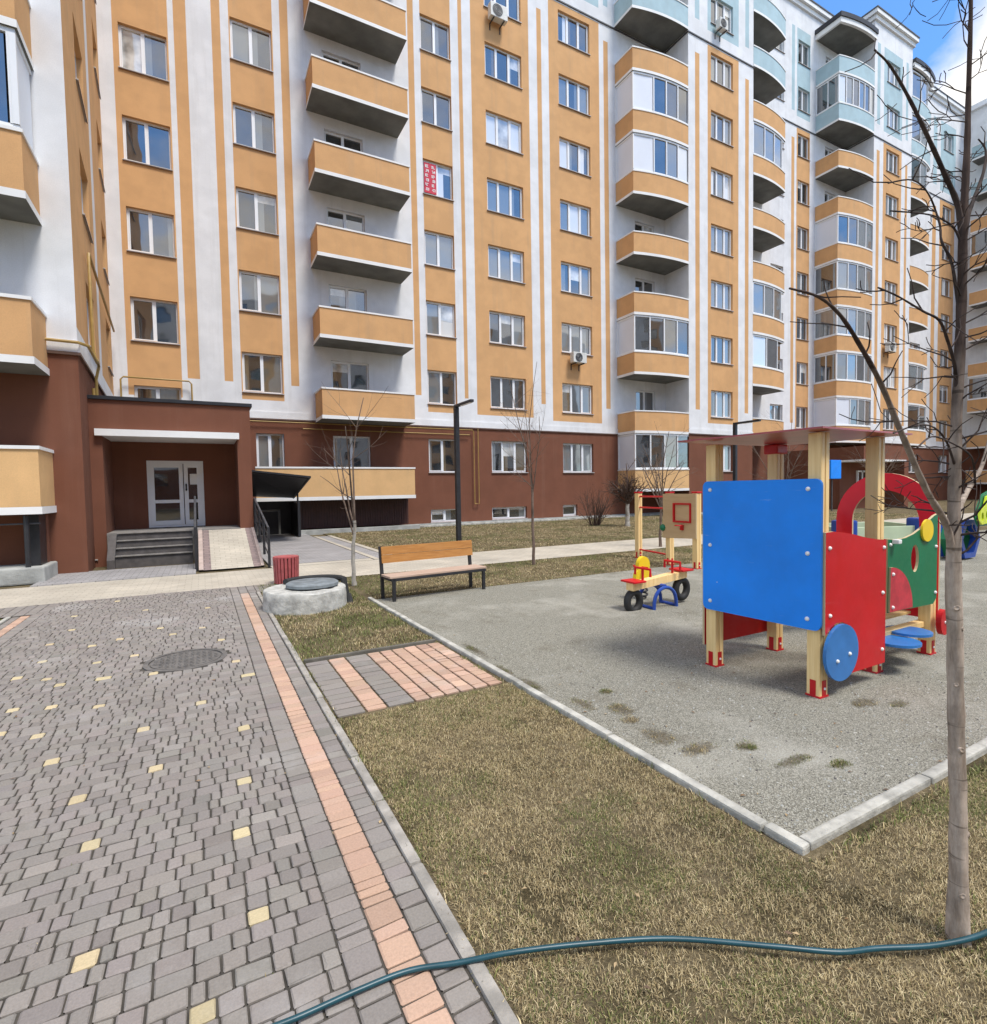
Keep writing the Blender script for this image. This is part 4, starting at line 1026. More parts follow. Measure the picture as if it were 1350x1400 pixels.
for i in range(-5, 6):
    for j in range(-5, 6):
        if math.hypot(i, j) < 5.1: b.rbox((MHX + i * .048, MHY + j * .048, .012), (.03, .014, .008), IRON, .785 if (i + j) % 2 else -.785, .002)
b.build('cover', t_)
hp = [(-.12, 1.52), (.04, 1.56), (.20, 1.552), (.36, 1.555), (.513, 1.546), (.66, 1.492), (.811, 1.427), (1.05, 1.335), (1.296, 1.219), (1.55, 1.03), (1.7, .925), (1.826, .874), (2.0, .79), (2.192, .729), (2.5, .70), (2.9, .6)]
def cat(pts, n=8):
    out = []
    for i in range(len(pts) - 1):
        p0, p1, p2, p3 = [Vector(pts[max(0, min(len(pts) - 1, i + k))]) for k in (-1, 0, 1, 2)]
        for j in range(n):
            t = j / n; out.append(.5 * ((2 * p1) + (p2 - p0) * t + (2 * p0 - 5 * p1 + 4 * p2 - p3) * t * t + (3 * p1 - p0 - 3 * p2 + p3) * t ** 3))
    out.append(Vector(pts[-1])); return out
b = MB(); b.tube(cat([(x, y_, .022 + (.012 if x > .75 else 0) + .004 * math.sin(9 * x)) for x, y_ in hp]), .0085, HOSE, 12); tag(b.build('garden_hose', smooth=True), 'blue-green garden hose lying across the paving and dry grass', 'hose')

# bench
bx, by = 2.22, 7.03; a_ = math.atan2(.14, 1.5)
def TB(u, v, z): return (bx + u * math.cos(a_) - v * math.sin(a_), by + u * math.sin(a_) + v * math.cos(a_), z)
t_ = thing('park_bench', 'wooden park bench with dark metal legs at the gravel edge', 'bench', (bx, by, 0))
def rb(mb, u0, u1, v0, v1, z0, z1, m, ch=.006): mb.rbox(((u0 + u1) / 2, (v0 + v1) / 2, (z0 + z1) / 2), (u1 - u0, v1 - v0, z1 - z0), m, 0, ch, TB)
for u in (0.02, 1.47):
    b = MB(); rb(b, u, u + .045, 0, .04, 0, .32, BLACKM); b.build('leg', t_)
    b = MB()
    for i in range(1):
        b.prism([(.30, 0), (.345, 0), (.355, .33), (.40, .735), (.36, .735), (.31, .33)], lambda y_, z, d: TB(u - .04 + d, y_, z), 0, .04, BLACKM)
    rb(b, u - .03, u + .03, .03, .33, .285, .315, BLACKM); b.build('side_frame', t_, fix=True)
b = MB(); rb(b, .0, 1.53, -.0, .025, .28, .318, BLACKM); rb(b, .02, 1.5, .29, .315, .28, .315, BLACKM); b.build('seat_rail', t_)
b = MB()
for k in range(3): rb(b, -.02, 1.54, .0 + k * .11, .1 + k * .11, .32, .35, WOODS)
b.build('seat', t_)
b = MB()
for k in range(2):
    z0 = .50 + k * .118
    b.prism([(.315 + .012 * k, z0), (.345 + .012 * k, z0), (.36 + .012 * k, z0 + .112), (.33 + .012 * k, z0 + .112)], lambda y_, z, d: TB(d, y_, z), 0.0, 1.49, WOODB)
b.build('backrest', t_, fix=True)

# ------------------------------------------------------------------ playhouse car
ph = thing('playhouse', 'red, blue and green wooden playhouse shaped like a truck on the gravel', 'playhouse', (4.5, 2.6, 0))
def post(par, x, y_, h_, w=.095, z0=0, foot=True):
    b = MB()
    for du in (-w / 4 - .003, w / 4 + .003): b.rbox((x + du, y_, z0 + h_ / 2), (w / 2 - .003, w, h_), WOODP, 0, .008)
    p = b.build('post', par)
    # each board's own grain origin
    if foot:
        f = MB(); f.rbox((x, y_, .006), (w * 1.12, w * 1.12, .022), P_RED, 0, .004)
        for (du, dz0, dz1, hw) in ((0, .015, .125, .021),):
            f.box(x + du - hw, x + du + hw, y_ - w * .55, y_ - w * .5, dz0, dz1, P_RED); f.box(x - w * .55, x - w * .5, y_ + du - hw, y_ + du + hw, dz0, dz1, P_RED)
        f.box(x + w * .5, x + w * .55, y_ - w * .4, y_ + w * .4, .015, .13, P_RED)
        f.rbox((x, y_ - w * .57, .068), (.016, .012, .016), CAP, 0, .003); f.build('foot', p)
    return p
for x, y_, h_ in ((3.735, 3.04, 1.84), (3.79, 2.22, 1.86), (4.66, 2.29, 1.86), (4.55, 3.05, 1.84), (5.55, 2.30, .98), (5.52, 3.06, .98)): post(ph, x, y_, h_)
# roof sheet: thin maroon plywood with a lip
b = MB(); rpoly = [(3.56, 2.06), (4.80, 2.10), (4.78, 3.22), (3.46, 3.18)]
b.prism(rpoly, lambda u, v, d: (u, v, d), 1.866, 1.878, P_MAROON)
for i in range(4):
    p, q = Vector(rpoly[i]), Vector(rpoly[(i + 1) % 4]); d = (q - p).normalized(); nn = Vector((-d.y, d.x)) * .02
b.rbox((4.55, 3.05, 1.82), (.15, .13, .085), P_RED, 0, .01)
b.build('roof', ph, fix=True)
def rrect(u0, u1, v0, v1, r):
    out = []
    for cx, cy, a0 in ((u1 - r, v1 - r, 0), (u0 + r, v1 - r, 90), (u0 + r, v0 + r, 180), (u1 - r, v0 + r, 270)):
        out += [(cx + r * math.cos(rad(a0 + k * 22.5)), cy + r * math.sin(rad(a0 + k * 22.5))) for k in range(5)]
    return out
def caps(par, pts, fn, r=.016):
    b = MB()
    for u, v in pts:
        o_, n_ = fn(u, v)
        ax = Vector(n_); t1 = ax.orthogonal().normalized(); t2 = ax.cross(t1)
        b.lathe([(r, 0), (r * .9, .007), (r * .55, .012), (.0001, .013)], o_, CAP, 12, lambda a, c, d: tuple(t1 * a + t2 * c + ax * d))
    return b.build('bolt_cap', par, smooth=True)
XP = 3.672
b = MB(); b.prism(rrect(2.15, 3.09, .485, 1.54, .045), lambda u, v, d: (XP + d + (.055) * (1 - (u - 2.15) / .94) * 1.0, u, v), -.02, 0, P_BLUE, side=M_plain('blue_edge', (.01, .13, .45), .5))
pbl = b.build('side_panel', ph, fix=True)
caps(pbl, [(2.24, 1.47), (3.02, 1.47), (2.24, 1.02), (3.02, 1.02), (2.24, .56), (3.02, .56)], lambda u, v: ((XP - .02 + .055 * (1 - (u - 2.15) / .94), u, v), (-1, 0, 0)))
YS = 2.155
# red door panel with concave top and a wheel cut-out
top = [(4.515, 1.075), (4.40, 1.085), (4.25, 1.105), (4.10, 1.135), (3.95, 1.16), (3.83, 1.172), (3.735, 1.17)]
outl = [(3.735, .5)] + circle(3.90, .32, .21, .21, 10, rad(140), rad(-60), False) + [(4.1, .14), (4.515, .142)] + top
b = MB(); b.prism(outl, lambda u, v, d: (u, YS + d, v), -.02, 0, P_RED, side=EDGE); pr2 = b.build('side_panel', ph, fix=True)
caps(pr2, [(3.78, 1.06), (4.48, 1.02), (4.47, .68), (4.47, .25), (3.79, .59)], lambda u, v: ((u, YS - .02, v), (0, -1, 0)), .014)
b = MB(); b.prism(circle(3.905, .32, .2), lambda u, v, d: (u, YS + d, v), -.045, -.022, P_DISC, side=P_DISC); wh = b.build('wheel', ph, fix=True)
caps(wh, [(3.84, .27), (3.99, .30)], lambda u, v: ((u, YS - .045, v), (0, -1, 0)), .013)
# green bonnet panel with oval hole
gt = [(5.46, 1.235), (5.40, 1.222), (5.30, 1.18), (5.18, 1.125), (5.06, 1.085), (4.93, 1.06), (4.80, 1.055), (4.665, 1.065)]
gout = [(4.665, .487), (5.40, .475), (5.455, .52)] + gt
for yy in (2.215, 3.13):
    b = MB(); b.prism(gout, lambda u, v, d: (u, yy + d, v), -.02, 0, P_GREEN, holes=[circle(5.085, .885, .062, .112, 20)], side=EDGE); pg = b.build('side_panel', ph, fix=True)
    if yy < 3:
        caps(pg, [(4.70, 1.02), (5.43, .96), (5.43, .57)], lambda u, v: ((u, yy - .02, v), (0, -1, 0)), .014)
        b = MB(); b.prism([(4.672, .495)] + circle(4.68, .495, .34, .35, 14, 0, rad(90), False), lambda u, v, d: (u, yy + d, v), -.037, -.021, P_ROSE, side=EDGE); fd = b.build('mudguard', ph, fix=True)
        caps(fd, [(4.71, .79), (4.71, .53)], lambda u, v: ((u, yy - .037, v), (0, -1, 0)), .014)
        b = MB(); b.prism(circle(5.255, 1.105, .092), lambda u, v, d: (u, yy + d, v), -.037, -.021, P_YEL, side=P_YEL); b.build('headlight', ph, fix=True)
        b = MB(); b.rbox((4.735, yy - .05, 1.045), (.05, .05, .035), CAP, 0, .008); b.build('hinge', ph)
# red front with windscreen arch
outer = [(2.24, .30), (3.10, .30)] + [(3.10, 1.15)] + circle(2.67, 1.15, .43, .445, 22, 0, math.pi, False)[1:-1] + [(2.24, 1.15)]
inner = [(2.39, .98), (2.95, .98), (2.95, 1.15)] + circle(2.67, 1.15, .28, .285, 18, 0, math.pi, False)[1:-1] + [(2.39, 1.15)]
b = MB(); b.prism(outer, lambda u, v, d: (5.6 + d, u, v), 0, .022, M_plain('lit_red_paint', (.86, .006, .025), .35, .04), holes=[inner], side=EDGE); b.build('windscreen_arch', ph, fix=True)  # red raised above the side panels' red: the arch's stronger light is in the colour
b = MB(); b.prism([(3.70, .16), (4.56, .16), (4.56, 1.08), (3.70, 1.15)], lambda u, v, d: (u, 3.115 + d, v), 0, .02, P_RED, holes=[circle(4.12, .62, .07, .03, 14)], side=EDGE); b.build('side_panel', ph, fix=True)
b = MB(); b.rbox((4.12, 2.88, .62), (.82, .26, .025), WOODP, 0, .006); b.rbox((5.1, 2.52, .345), (.86, .22, .025), WOODP, 0, .006); b.build('seat', ph)
b = MB(); b.rbox((5.1, 2.33, .265), (.95, .07, .05), WOODP, 0, .006); b.build('crossbeam', ph)
for x, y_, r_ in ((4.80, 2.20, .17), (5.10, 2.24, .16)):
    b = MB(); b.lathe([(r_, 0), (r_, .02), (.0001, .021)], (x, y_, .235 if x < 5 else .262), P_DISC, 28); b.build('step_disc', ph)
b = MB(); b.prism(circle(5.56, .30, .075, .11), lambda u, v, d: (u, 2.19 + d, v), -.02, .02, P_RED, side=P_RED); rw = b.build('wheel', ph, fix=True); caps(rw, [(5.56, .30)], lambda u, v: ((u, 2.17, v), (0, -1, 0)), .013)

# ------------------------------------------------------------------ sports frame with basketball board
sf = thing('play_gym', 'small wooden sports gym with a basketball board and red rungs', 'play gym', (8, 7.5, 0))
for x, y_ in ((8.2, 8.62), (7.94, 7.50), (7.90, 6.82)):
    post(sf, x, y_, 1.38, .11); b = MB(); b.rbox((x, y_, 1.395), (.13, .13, .03), P_RED, 0, .006); b.build('post_cap', sf)
for z in (1.31, 1.08, .18): b = MB(); b.tube([(8.2, 8.62, z), (7.94, 7.50, z)], .018, P_RED); b.build('rung', sf)
b = MB(); b.prism([(6.74, .56), (7.56, .52), (7.56, 1.37), (6.74, 1.37)], lambda u, v, d: (7.84 - (7.56 - u) * .04 + d, u, v), -.02, 0, PLY, side=EDGE); bo = b.build('backboard', sf, fix=True)
b = MB()
for q in ((6.85, 7.27, 1.17, 1.20), (6.85, 7.27, .84, .87), (6.85, 6.88, .87, 1.17), (7.24, 7.27, .87, 1.17)): b.box(7.768, 7.815, q[0], q[1], q[2], q[3], P_RED)
b.box(7.76, 7.812, 7.03, 7.09, .70, .80, P_RED); b.tube([(7.70 + .07 * math.cos(t), 7.06 + .07 * math.sin(t), .79) for t in np.linspace(0, 6.28, 17)], .01, P_RED, 6); b.build('hoop_mark', bo)
b = MB(); b.lathe([(.01, -.07), (.05, -.05), (.07, 0), (.05, .05), (.01, .07)], (7.83, 7.56, .72), P_GREEN, 14); b.build('climbing_hold', sf, smooth=True)

# ------------------------------------------------------------------ seesaw
ss = thing('seesaw', 'small seesaw on a blue tube stand with tyres under its ends', 'seesaw', (5.0, 4.95, 0))
for k in (-.13, .13):
    b = MB(); arc = [(5.0 + .19 * math.cos(t), 4.93 + k, .26 * math.sin(t) ** .7 if math.sin(t) > 0 else 0) for t in np.linspace(0, math.pi, 15)]; b.tube(arc, .022, P_NAVY, 8); b.build('stand', ss, smooth=True)
for x_, z_, r_, nm in ((4.81, .02, .02, 'foot_bar'), (5.19, .02, .02, 'foot_bar'), (5.0, .27, .03, 'axle')): b = MB(); b.tube([(x_, 4.80, z_), (x_, 5.06, z_)], r_, P_NAVY); b.build(nm, ss)
b = MB(); Bz = lambda u: .335 + .09 * u
b.prism([(-.46, Bz(-.46) - .045), (.46, Bz(.46) - .045), (.46, Bz(.46) + .045), (-.46, Bz(-.46) + .045)], lambda u, v, d: (5.0 + u, 4.93 + d, v), -.06, .06, WOODP); b.build('beam', ss, fix=True)
for u in (-.40, .42):
    b = MB(); b.rbox((5.0 + u, 4.93, Bz(u) + .06), (.2, .24, .025), P_RED, 0, .008); b.build('seat', ss)
    b = MB(); h_ = u * .62; b.tube([(5.0 + h_, 4.80, Bz(h_) + .10), (5.0 + h_, 4.80, Bz(h_) + .19), (5.0 + h_, 5.06, Bz(h_) + .19), (5.0 + h_, 5.06, Bz(h_) + .10)], .016, P_RED); b.tube([(5.0 + h_, 4.93, Bz(h_) + .03), (5.0 + h_, 4.93, Bz(h_) + .19)], .016, P_RED); b.build('handle', ss)
    b = MB(); R_, r_ = .10, .045; zc = Bz(u) - .19
    for k in range(25): pass
    b.tube([(5.0 + u + R_ * math.cos(t), 4.93, zc + 1.15 * R_ * math.sin(t)) for t in np.linspace(0, 2 * math.pi, 25)], r_, RUBBER, 10, False); b.build('tyre', ss, smooth=True)
sr = thing('spring_rider', 'bright yellow animal-shaped spring rider behind the seesaw', 'spring rider', (5.15, 5.35, 0))
b = MB()
yo = circle(5.16, .46, .10, .12, 18, rad(-40), rad(200), False); yo = [(5.33, .24), (5.28, .36)] + yo[1:] + [(5.02, .36), (5.0, .24)]
b.prism(yo, lambda u, v, d: (u, 5.35 + d, v), -.03, .03, P_YEL); b.build('body', sr, fix=True)
b = MB(); b.tube([(5.16 + .06 * math.cos(t * 1.0), 5.35 + .06 * math.sin(t * 1.0), .02 + .23 * t / 25) for t in np.linspace(0, 25, 60)], .012, BLACKM, 6); b.build('spring', sr)
b = MB(); b.tube([(5.12, 5.22, .44), (5.12, 5.48, .44)], .014, P_RED); b.build('handle', sr)

# ------------------------------------------------------------------ far playground pieces
sb = thing('sandbox', 'pale green sandbox with blue corner seats seen through the red arch', 'sandbox', (15.5, 7.2, 0))
for p, q in (((14.3, 7.8), (16.6, 7.0)), ((14.3, 7.8), (15.3, 9.2)), ((16.6, 7.0), (17.6, 8.4)), ((15.3, 9.2), (17.6, 8.4))):
    d = Vector(q) - Vector(p); c = (Vector(p) + Vector(q)) / 2
    b = MB(); b.rbox((c.x, c.y, .2), (d.length, .06, .36), M_plain('pale_green_paint', (.46, .55, .38), .6, .06), math.atan2(d.y, d.x), .01); b.build('board', sb)
for x, y_ in ((14.35, 7.75), (16.55, 7.05)): b = MB(); b.rbox((x, y_, .30), (.42, .42, .56), P_NAVY, math.atan2(-.8, 2.3), .05); b.build('corner_seat', sb)
cd = thing('crawl_tunnel', 'blue hexagonal crawl tunnel with a yellow-green plate at the right edge', 'crawl tunnel', (12.9, 4.7, 0))
hx = lambda R, c, z: [(c + R * math.cos(rad(60 * k)), z + R * math.sin(rad(60 * k))) for k in range(6)]
b = MB(); b.prism(hx(.42, 12.98, .40), lambda u, v, d: (u, 4.75 + d, v), -.06, .06, P_NAVY, holes=[hx(.31, 12.98, .40)]); b.build('ring', cd, fix=True)
b = MB(); b.prism(hx(.40, 12.98, .40), lambda u, v, d: (u, 4.75 + d, v), .06, .28, P_GREEN, holes=[hx(.35, 12.98, .40)]); b.build('tunnel_wall', cd, fix=True)
b = MB(); b.prism(hx(.42, 12.98, .40), lambda u, v, d: (u, 4.75 + d, v), .28, .38, P_NAVY, holes=[hx(.31, 12.98, .40)]); b.build('ring', cd, fix=True)
b = MB(); b.prism([(-.30, .78), (-.1, .70), (.6, .72), (.7, .9), (.6, 1.25), (.25, 1.22), (.1, 1.05), (-.2, .98)], lambda u, v, d: (12.78 + u * .85, 4.45 + u * .1 + d, v), -.02, .02, P_LIME, holes=[circle(-.08, .85, .08), circle(.25, .86, .09), circle(.42, 1.08, .08)]); b.build('plate', cd, fix=True)
b = MB(); b.prism([(-.42, .86), (-.1, .66), (.6, .66), (.75, .95), (.6, 1.32), (.15, 1.26), (-.1, 1.1)], lambda u, v, d: (12.82 + u * .85, 4.50 + u * .1 + d, v), -.01, .02, P_GREEN); b.build('plate', cd, fix=True)
b = MB(); b.rbox((31.2, 17.4, 2.32), (1.0, .2, 1.05), P_BLUE, 0, .03); b.box(31.17, 31.23, 17.5, 17.56, 0, 2.2, GREYM); tag(b.build('sign_board'), 'blue square board on a post before the far porch', 'sign')

# ------------------------------------------------------------------ trees
def grow(mb, p, d, L, r, lvl, rg, m, up=.12, kink=.28, kids=3, n=6):
    pts = [Vector(p)]; rr = [r]; d = Vector(d).normalized(); seg = max(3, int(L / .05)) if lvl == 0 else 4
    seg = min(seg, 7)
    for k in range(seg):
        d = (d + Vector((rg.uniform(-1, 1), rg.uniform(-1, 1), rg.uniform(-1, 1))) * kink * .5 + Vector((0, 0, up))).normalized()
        pts.append(pts[-1] + d * L / seg); rr.append(max(r * (1 - .65 * (k + 1) / seg), .0012))
    mb.tube(pts, rr, m, n)
    if lvl > 0:
        for k in range(kids):
            i = rg.randint(1, seg - 1); dd = (pts[i + 1] - pts[i]).normalized(); o = dd.orthogonal().normalized(); o = Matrix.Rotation(rg.uniform(0, 6.28), 3, dd) @ o
            grow(mb, pts[i], dd * .7 + o * .8, L * rg.uniform(.35, .6), rr[i] * .6, lvl - 1, rg, m, up, kink, kids, max(4, n - 1))
# foreground tree: trunk and main limbs follow the real one
rg = random.Random(12)
ft = thing('bare_tree', 'tall bare young tree in the right foreground with short dark twigs', 'tree', (2.133, .784, 0))
tr = [(2.133, .784, -.05), (2.133, .784, .0), (2.124, .784, .36), (2.10, .786, .70), (2.075, .784, 1.0), (2.055, .784, 1.2), (2.052, .784, 1.40), (2.056, .784, 1.63), (2.068, .784, 1.86), (2.077, .784, 2.10), (2.08, .784, 2.30), (2.094, .784, 2.52), (2.095, .784, 2.68), (2.10, .784, 2.96), (2.107, .80, 3.3), (2.13, .82, 3.7), (2.12, .80, 4.1)]
tw = [.056, .045, .037, .033, .032, .032, .026, .0225, .0205, .019, .017, .0125, .0105, .008, .0065, .005, .002]
tc = cat(tr, 6); tr_r = [np.interp(i / 6, range(len(tw)), tw) * .655 * (1 + .05 * math.sin(i * 1.7) + .03 * rg.uniform(-1, 1)) for i in range(len(tc))]
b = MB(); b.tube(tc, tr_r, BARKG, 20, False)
for i in range(len(b.v)):
    k = i // 20; c = tc[k]; v = Vector(b.v[i]); d = v - c; a = 6.2832 * (i % 20) / 20
    q = 1 + .035 * math.sin(3 * a + 9 * c.z) + .03 * math.sin(5 * a - 23 * c.z) + rg.uniform(-.022, .022)
    if c.z < .12: q *= 1 + (.12 - c.z) * 1.6 * (.6 + .5 * math.sin(4 * a + 1))
    b.v[i] = tuple(c + d * q)
trk = b.build('trunk', ft, smooth=True)
for z, a in ((.16, 3.9), (.33, 5.2), (.62, 4.1), (.74, 5.6), (.86, 3.6), (1.02, 4.8), (1.12, 3.8), (.52, 5.9), (1.2, 5.3)):
    k = min(range(len(tc)), key=lambda i: abs(tc[i].z - z)); c = tc[k]; R_ = tr_r[k]
    b = MB(); n_ = Vector((math.cos(a), math.sin(a), .15)).normalized(); t1 = n_.orthogonal().normalized(); t2 = n_.cross(t1); sz = rg.uniform(.006, .011)
    b.lathe([(sz * 1.5, -.004), (sz * 1.1, .0), (sz * .7, sz * .5), (sz * .3, sz * .35), (.0001, sz * .2)], tuple(c + n_ * R_ * .94), BARKG, 10, lambda x_, y_, z_: tuple(t1 * x_ + t2 * y_ * 1.2 + n_ * z_)); b.build('knot', trk, smooth=True)
LIMBS = [(.0185, ((2.052, .784, 1.25), (2.03, .784, 1.32), (1.982, .78, 1.383), (1.862, .776, 1.474), (1.7, .772, 1.642), (1.587, .768, 1.762), (1.483, .764, 1.845), (1.384, .76, 1.909), (1.286, .756, 1.938), (1.169, .752, 1.938))),
         (.014, ((2.078, .784, 2.2), (2.061, .79, 2.333), (1.989, .796, 2.416), (1.881, .802, 2.515), (1.785, .808, 2.595), (1.703, .814, 2.65), (1.64, .82, 2.67))),
         (.013, ((2.078, .784, 2.2), (2.135, .794, 2.33), (2.215, .804, 2.421), (2.297, .814, 2.523), (2.333, .824, 2.602), (2.306, .834, 2.635))),
         (.010, ((2.066, .784, 1.74), (2.05, .784, 1.813), (2.009, .774, 1.861), (1.94, .764, 1.916), (1.864, .754, 1.96), (1.744, .744, 1.967), (1.592, .734, 1.98), (1.477, .724, 1.98))),
         (.018, ((2.052, .784, 1.27), (2.07, .786, 1.34), (2.119, .796, 1.416), (2.215, .808, 1.478), (2.337, .82, 1.546), (2.425, .832, 1.636), (2.514, .844, 1.757), (2.6, .85, 1.95))),
         (.006, ((2.057, .784, 1.543), (1.967, .772, 1.619), (1.86, .76, 1.657), (1.736, .748, 1.658), (1.584, .736, 1.63))),
         (.006, ((2.251, .805, 1.49), (2.2, .79, 1.55), (2.062, .754, 1.586), (1.866, .724, 1.612), (1.687, .694, 1.62), (1.542, .664, 1.586))),
         (.006, ((2.075, .784, 2.22), (2.05, .796, 2.275), (1.987, .808, 2.297), (1.914, .82, 2.299), (1.758, .832, 2.277))),
         (.0075, ((2.07, .784, 1.98), (2.051, .798, 2.159), (2.013, .812, 2.234), (2.032, .826, 2.299), (1.994, .84, 2.385), (1.928, .854, 2.417), (1.82, .868, 2.388)))]
for i, (r0, pts) in enumerate(LIMBS):
    r0 *= .64
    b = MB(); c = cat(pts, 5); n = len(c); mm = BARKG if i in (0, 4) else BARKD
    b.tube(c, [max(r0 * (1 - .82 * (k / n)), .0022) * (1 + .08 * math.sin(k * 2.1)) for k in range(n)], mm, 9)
    for k in range(5, n - 1, 4):
        d = (c[k + 1] - c[k]).normalized(); o = d.orthogonal().normalized(); o = Matrix.Rotation(rg.uniform(0, 6.28), 3, d) @ o
        grow(b, c[k], d * .5 + o * .9 + Vector((0, 0, .15)), rg.uniform(.05, .15), max(r0 * .33 * (1 - .6 * k / n), .0022), 1 if rg.random() < .35 else 0, rg, BARKD, .05, .75, 2, 5)
    b.build('branch', ft, smooth=True)
for z in np.arange(1.28, 3.9, .045):
    k = min(range(len(tc)), key=lambda i: abs(tc[i].z - z)); a = rg.uniform(0, 6.28)
    if rg.random() < .62: a = rg.choice([math.pi, 0]) + rg.uniform(-.9, .9) - .5
    b = MB(); grow(b, tc[k], Vector((math.cos(a), math.sin(a), .35)), rg.uniform(.10, .25), max(.0019, tr_r[k] * .22), 2 if k % 3 == 0 else 1, rg, BARKD, .04, .7, 3, 5); b.build('twig', ft, smooth=True)

def young_tree(label, x, y_, h_, r, fork, seed, n1=5, spread=.5, barkT=BARKW, barkB=BARKB, kids=3, two=None, lvl=2):
    rg = random.Random(seed); t_ = thing('bare_tree', label, 'tree', (x, y_, 0), 'bare young trees near the building')
    b = MB(); p = Vector((x, y_, -.03)); pts = [p]; rr = [r * 1.3]
    for k in range(8):
        p = p + Vector((rg.uniform(-1, 1) * .018, rg.uniform(-1, 1) * .018, (fork + .03) / 8)); pts.append(p); rr.append(r * (1 - .045 * k) * (1 + .08 * rg.uniform(-1, 1)))
    b.tube(pts, rr, barkT, 10); b.build('trunk', t_, smooth=True)
    c = MB(); n1 += 2
    for k in range(n1):
        a = 2 * math.pi * k / n1 + rg.uniform(-.4, .4); s_ = spread * rg.uniform(.6, 1.2)
        if k == 0: s_ *= .12
        d = Vector((math.cos(a) * s_, math.sin(a) * s_, 1)); L = (h_ - fork) * rg.uniform(.6, .92) if k else (h_ - fork)
        grow(c, pts[-1 - (k % 3)], d, L, r * rg.uniform(.38, .55), lvl, rg, barkB, .05, .3, kids + 1, 6)
    c.build('crown', t_, smooth=True)
young_tree('slender pale-trunked bare tree growing beside the left end of the bench', 2.13, 8.70, 3.05, .036, 1.05, 31, 2, .34, kids=2)
young_tree('thin bare sapling on the grass strip right of the bench', 5.78, 9.01, 3.95, .030, 1.6, 32, 3, .14, BARKB, BARKB)
young_tree('small V-crowned bare tree in front of the glazed ground-floor balcony', 10.1, 9.85, 2.9, .035, 1.25, 33, 6, .42, BARKB, BARKB)
young_tree('whitewashed little tree with a dense pruned round crown by the brown wall', 14.55, 15.9, 2.45, .09, 1.15, 34, 13, 1.25, BARKW, M_bark('dark_brown_twig', (.07, .045, .035), (.13, .085, .065), (.05, .035, .03), .7), 5)
young_tree('bare sapling behind the playhouse posts near the second lamp', 21.5, 14.0, 4.3, .05, 1.3, 36, 5, .4, BARKB, BARKB)
young_tree('leaning bare sapling far behind the red playhouse arch', 29.0, 14.2, 4.2, .05, 1.2, 37, 5, .5, BARKB, BARKB)
sh = thing('bare_shrub', 'leafless bushy shrub against the brown ground-floor wall', 'shrub', (14.0, 17.2, 0)); rg = random.Random(5)
b = MB()
for k in range(34):
    a = rg.uniform(0, 6.28); s_ = rg.uniform(.1, .75); grow(b, (14.0 + .16 * math.cos(a), 17.2 + .16 * math.sin(a), 0), Vector((math.cos(a) * s_, math.sin(a) * s_, 1)), rg.uniform(1.0, 1.55), .016, 2, rg, MATS['dark_brown_twig'], .03, .25, 3, 5)
b.build('stems', sh)

# ------------------------------------------------------------------ block across the courtyard (seen mirrored in the lower windows)
op = thing('apartment_building', 'orange apartment block on the opposite side of the courtyard, mirrored in lower windows', 'building', (15, -36, 0))
mb = MB(); PQ = Plane((0, -36), (-1, 0), (0, 1))
hs = [(u, u + 1.6, ZS(n), ZT(n)) for n in range(1, 10) for u in np.arange(-60, 34, 4.2)]
wall(mb, PQ, -62, 36, 0, 28.5, [x for k in np.arange(-60, 34, 8.4) for x in (k - .6, k + 2.4)], [4.33], hs, lambda u, z: BROWN if z < 4.33 else (ORANGE if ((u + 60.6) % 8.4) < 3 else WHITE))
for h_ in hs: mb.face([PQ.T(h_[0], -.18, h_[2]), PQ.T(h_[1], -.18, h_[2]), PQ.T(h_[1], -.18, h_[3]), PQ.T(h_[0], -.18, h_[3])], G_DARK)
mb.box(-36, 62, -48, -36.3, 28.0, 28.5, ROOFB); mb.build('wall', op)

# ------------------------------------------------------------------ sky, sun, camera
SUN_EL, SUN_AZ = rad(62), None
sdir = Vector((.35, -1, 0)).normalized()           # horizontal direction towards the sun
w = bpy.data.worlds.new('World'); S.world = w; w.use_nodes = True; nt = w.node_tree
for n in list(nt.nodes): nt.nodes.remove(n)
out = nt.nodes.new('ShaderNodeOutputWorld'); bg = nt.nodes.new('ShaderNodeBackground'); nt.links.new(bg.outputs[0], out.inputs[0])
sky = nt.nodes.new('ShaderNodeTexSky'); sky.sky_type = 'NISHITA'; sky.sun_disc = False
sky.sun_elevation = SUN_EL; sky.sun_rotation = math.atan2(sdir.x, sdir.y); sky.air_density = 1.0; sky.dust_density = .3; sky.ozone_density = 2.5; sky.altitude = 100
co = N(nt, 'ShaderNodeTexCoord').outputs['Generated']
mp = N(nt, 'ShaderNodeMapping'); mp.inputs['Scale'].default_value = (1, 1, 1.7); mp.inputs['Location'].default_value = (3.1, .4, 0); nt.links.new(co, mp.inputs[0])
f1 = noise(nt, mp.outputs[0], 1.9, 8, .58)
def dotn(v):
    d = N(nt, 'ShaderNodeVectorMath', operation='DOT_PRODUCT'); nt.links.new(co, d.inputs[0]); d.inputs[1].default_value = Vector(v).normalized(); return d.outputs['Value']
def cone(v, lo, hi, k):
    r = N(nt, 'ShaderNodeMapRange'); r.inputs['From Min'].default_value = lo; r.inputs['From Max'].default_value = hi; r.inputs['To Max'].default_value = k
    nt.links.new(dotn(v), r.inputs['Value']); return r.outputs[0]
def add(a, b_, op='ADD'):
    m = N(nt, 'ShaderNodeMath', operation=op)
    for s_, v in zip(m.inputs, (a, b_)):
        if hasattr(v, 'links'): nt.links.new(v, s_)
        else: s_.default_value = v
    return m.outputs[0]
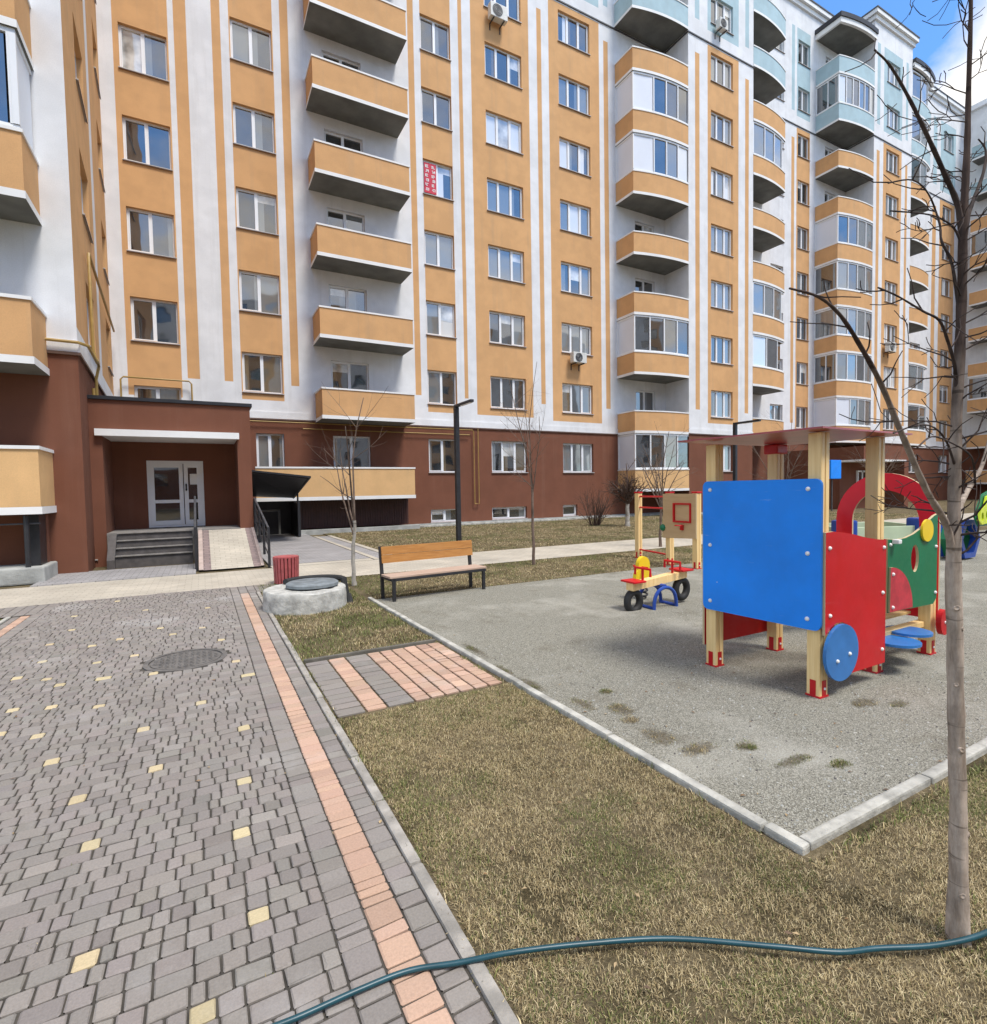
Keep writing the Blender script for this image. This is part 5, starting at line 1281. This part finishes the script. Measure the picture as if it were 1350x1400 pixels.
CR = Vector((0.8786677, -0.47710875, -0.01761584)); CU = Vector((0.03550633, 0.02850649, 0.9989628)); CW = Vector((0.47611173, 0.87838182, -0.04198812))
fpx = 735.0; cypx = 701.0
def ray(x, y_): return CR * ((x - 675) / fpx) + CU * ((cypx - y_) / fpx) + CW
mask = add(f1, cone(ray(1400, 120), .972, .992, .35)); mask = add(mask, cone(ray(1175, -40), .972, .995, -.5))
cl_ = N(nt, 'ShaderNodeMapRange'); cl_.inputs['From Min'].default_value = .40; cl_.inputs['From Max'].default_value = .55; cl_.clamp = True; nt.links.new(mask, cl_.inputs['Value'])
f2 = noise(nt, mp.outputs[0], 4.5, 6, .6)
ccol = ramp(nt, f2, (8.2, 8.0, 7.8), (12.2, 11.8, 11.2), .3, .65)
tint = mixc(nt, 1.0, sky.outputs[0], (1.3, 1.95, 2.45), 'MULTIPLY')
mx = mixc(nt, cl_.outputs[0], tint, ccol); nt.links.new(mx, bg.inputs[0]); bg.inputs[1].default_value = .066
sl = bpy.data.lights.new('sun', 'SUN'); sl.energy = 2.1; sl.angle = rad(16); sl.color = (1, .96, .9)
so = bpy.data.objects.new('sun', sl); COL.objects.link(so)
to = Vector((sdir.x * math.cos(SUN_EL), sdir.y * math.cos(SUN_EL), math.sin(SUN_EL)))
so.rotation_euler = to.to_track_quat('Z', 'Y').to_euler(); so.location = (0, -10, 30)

cam = bpy.data.cameras.new('camera'); cam.sensor_fit = 'HORIZONTAL'; cam.sensor_width = 36; cam.lens = fpx / 1350 * 36; cam.clip_start = .05; cam.clip_end = 1000
cam.shift_y = (cypx - 700) / 1350 * 1.0
cobj = bpy.data.objects.new('camera', cam); COL.objects.link(cobj)
Mx = Matrix((( CR.x, CU.x, -CW.x, 0), (CR.y, CU.y, -CW.y, 0), (CR.z, CU.z, -CW.z, 1.5), (0, 0, 0, 1)))
cobj.matrix_world = Mx
S.camera = cobj
S.render.engine = 'CYCLES'
S.view_settings.view_transform = 'Standard'; S.view_settings.look = 'None'; S.view_settings.gamma = 1; S.view_settings.exposure = 0.9
S.cycles.use_denoising = True
S.cycles.max_bounces = 8
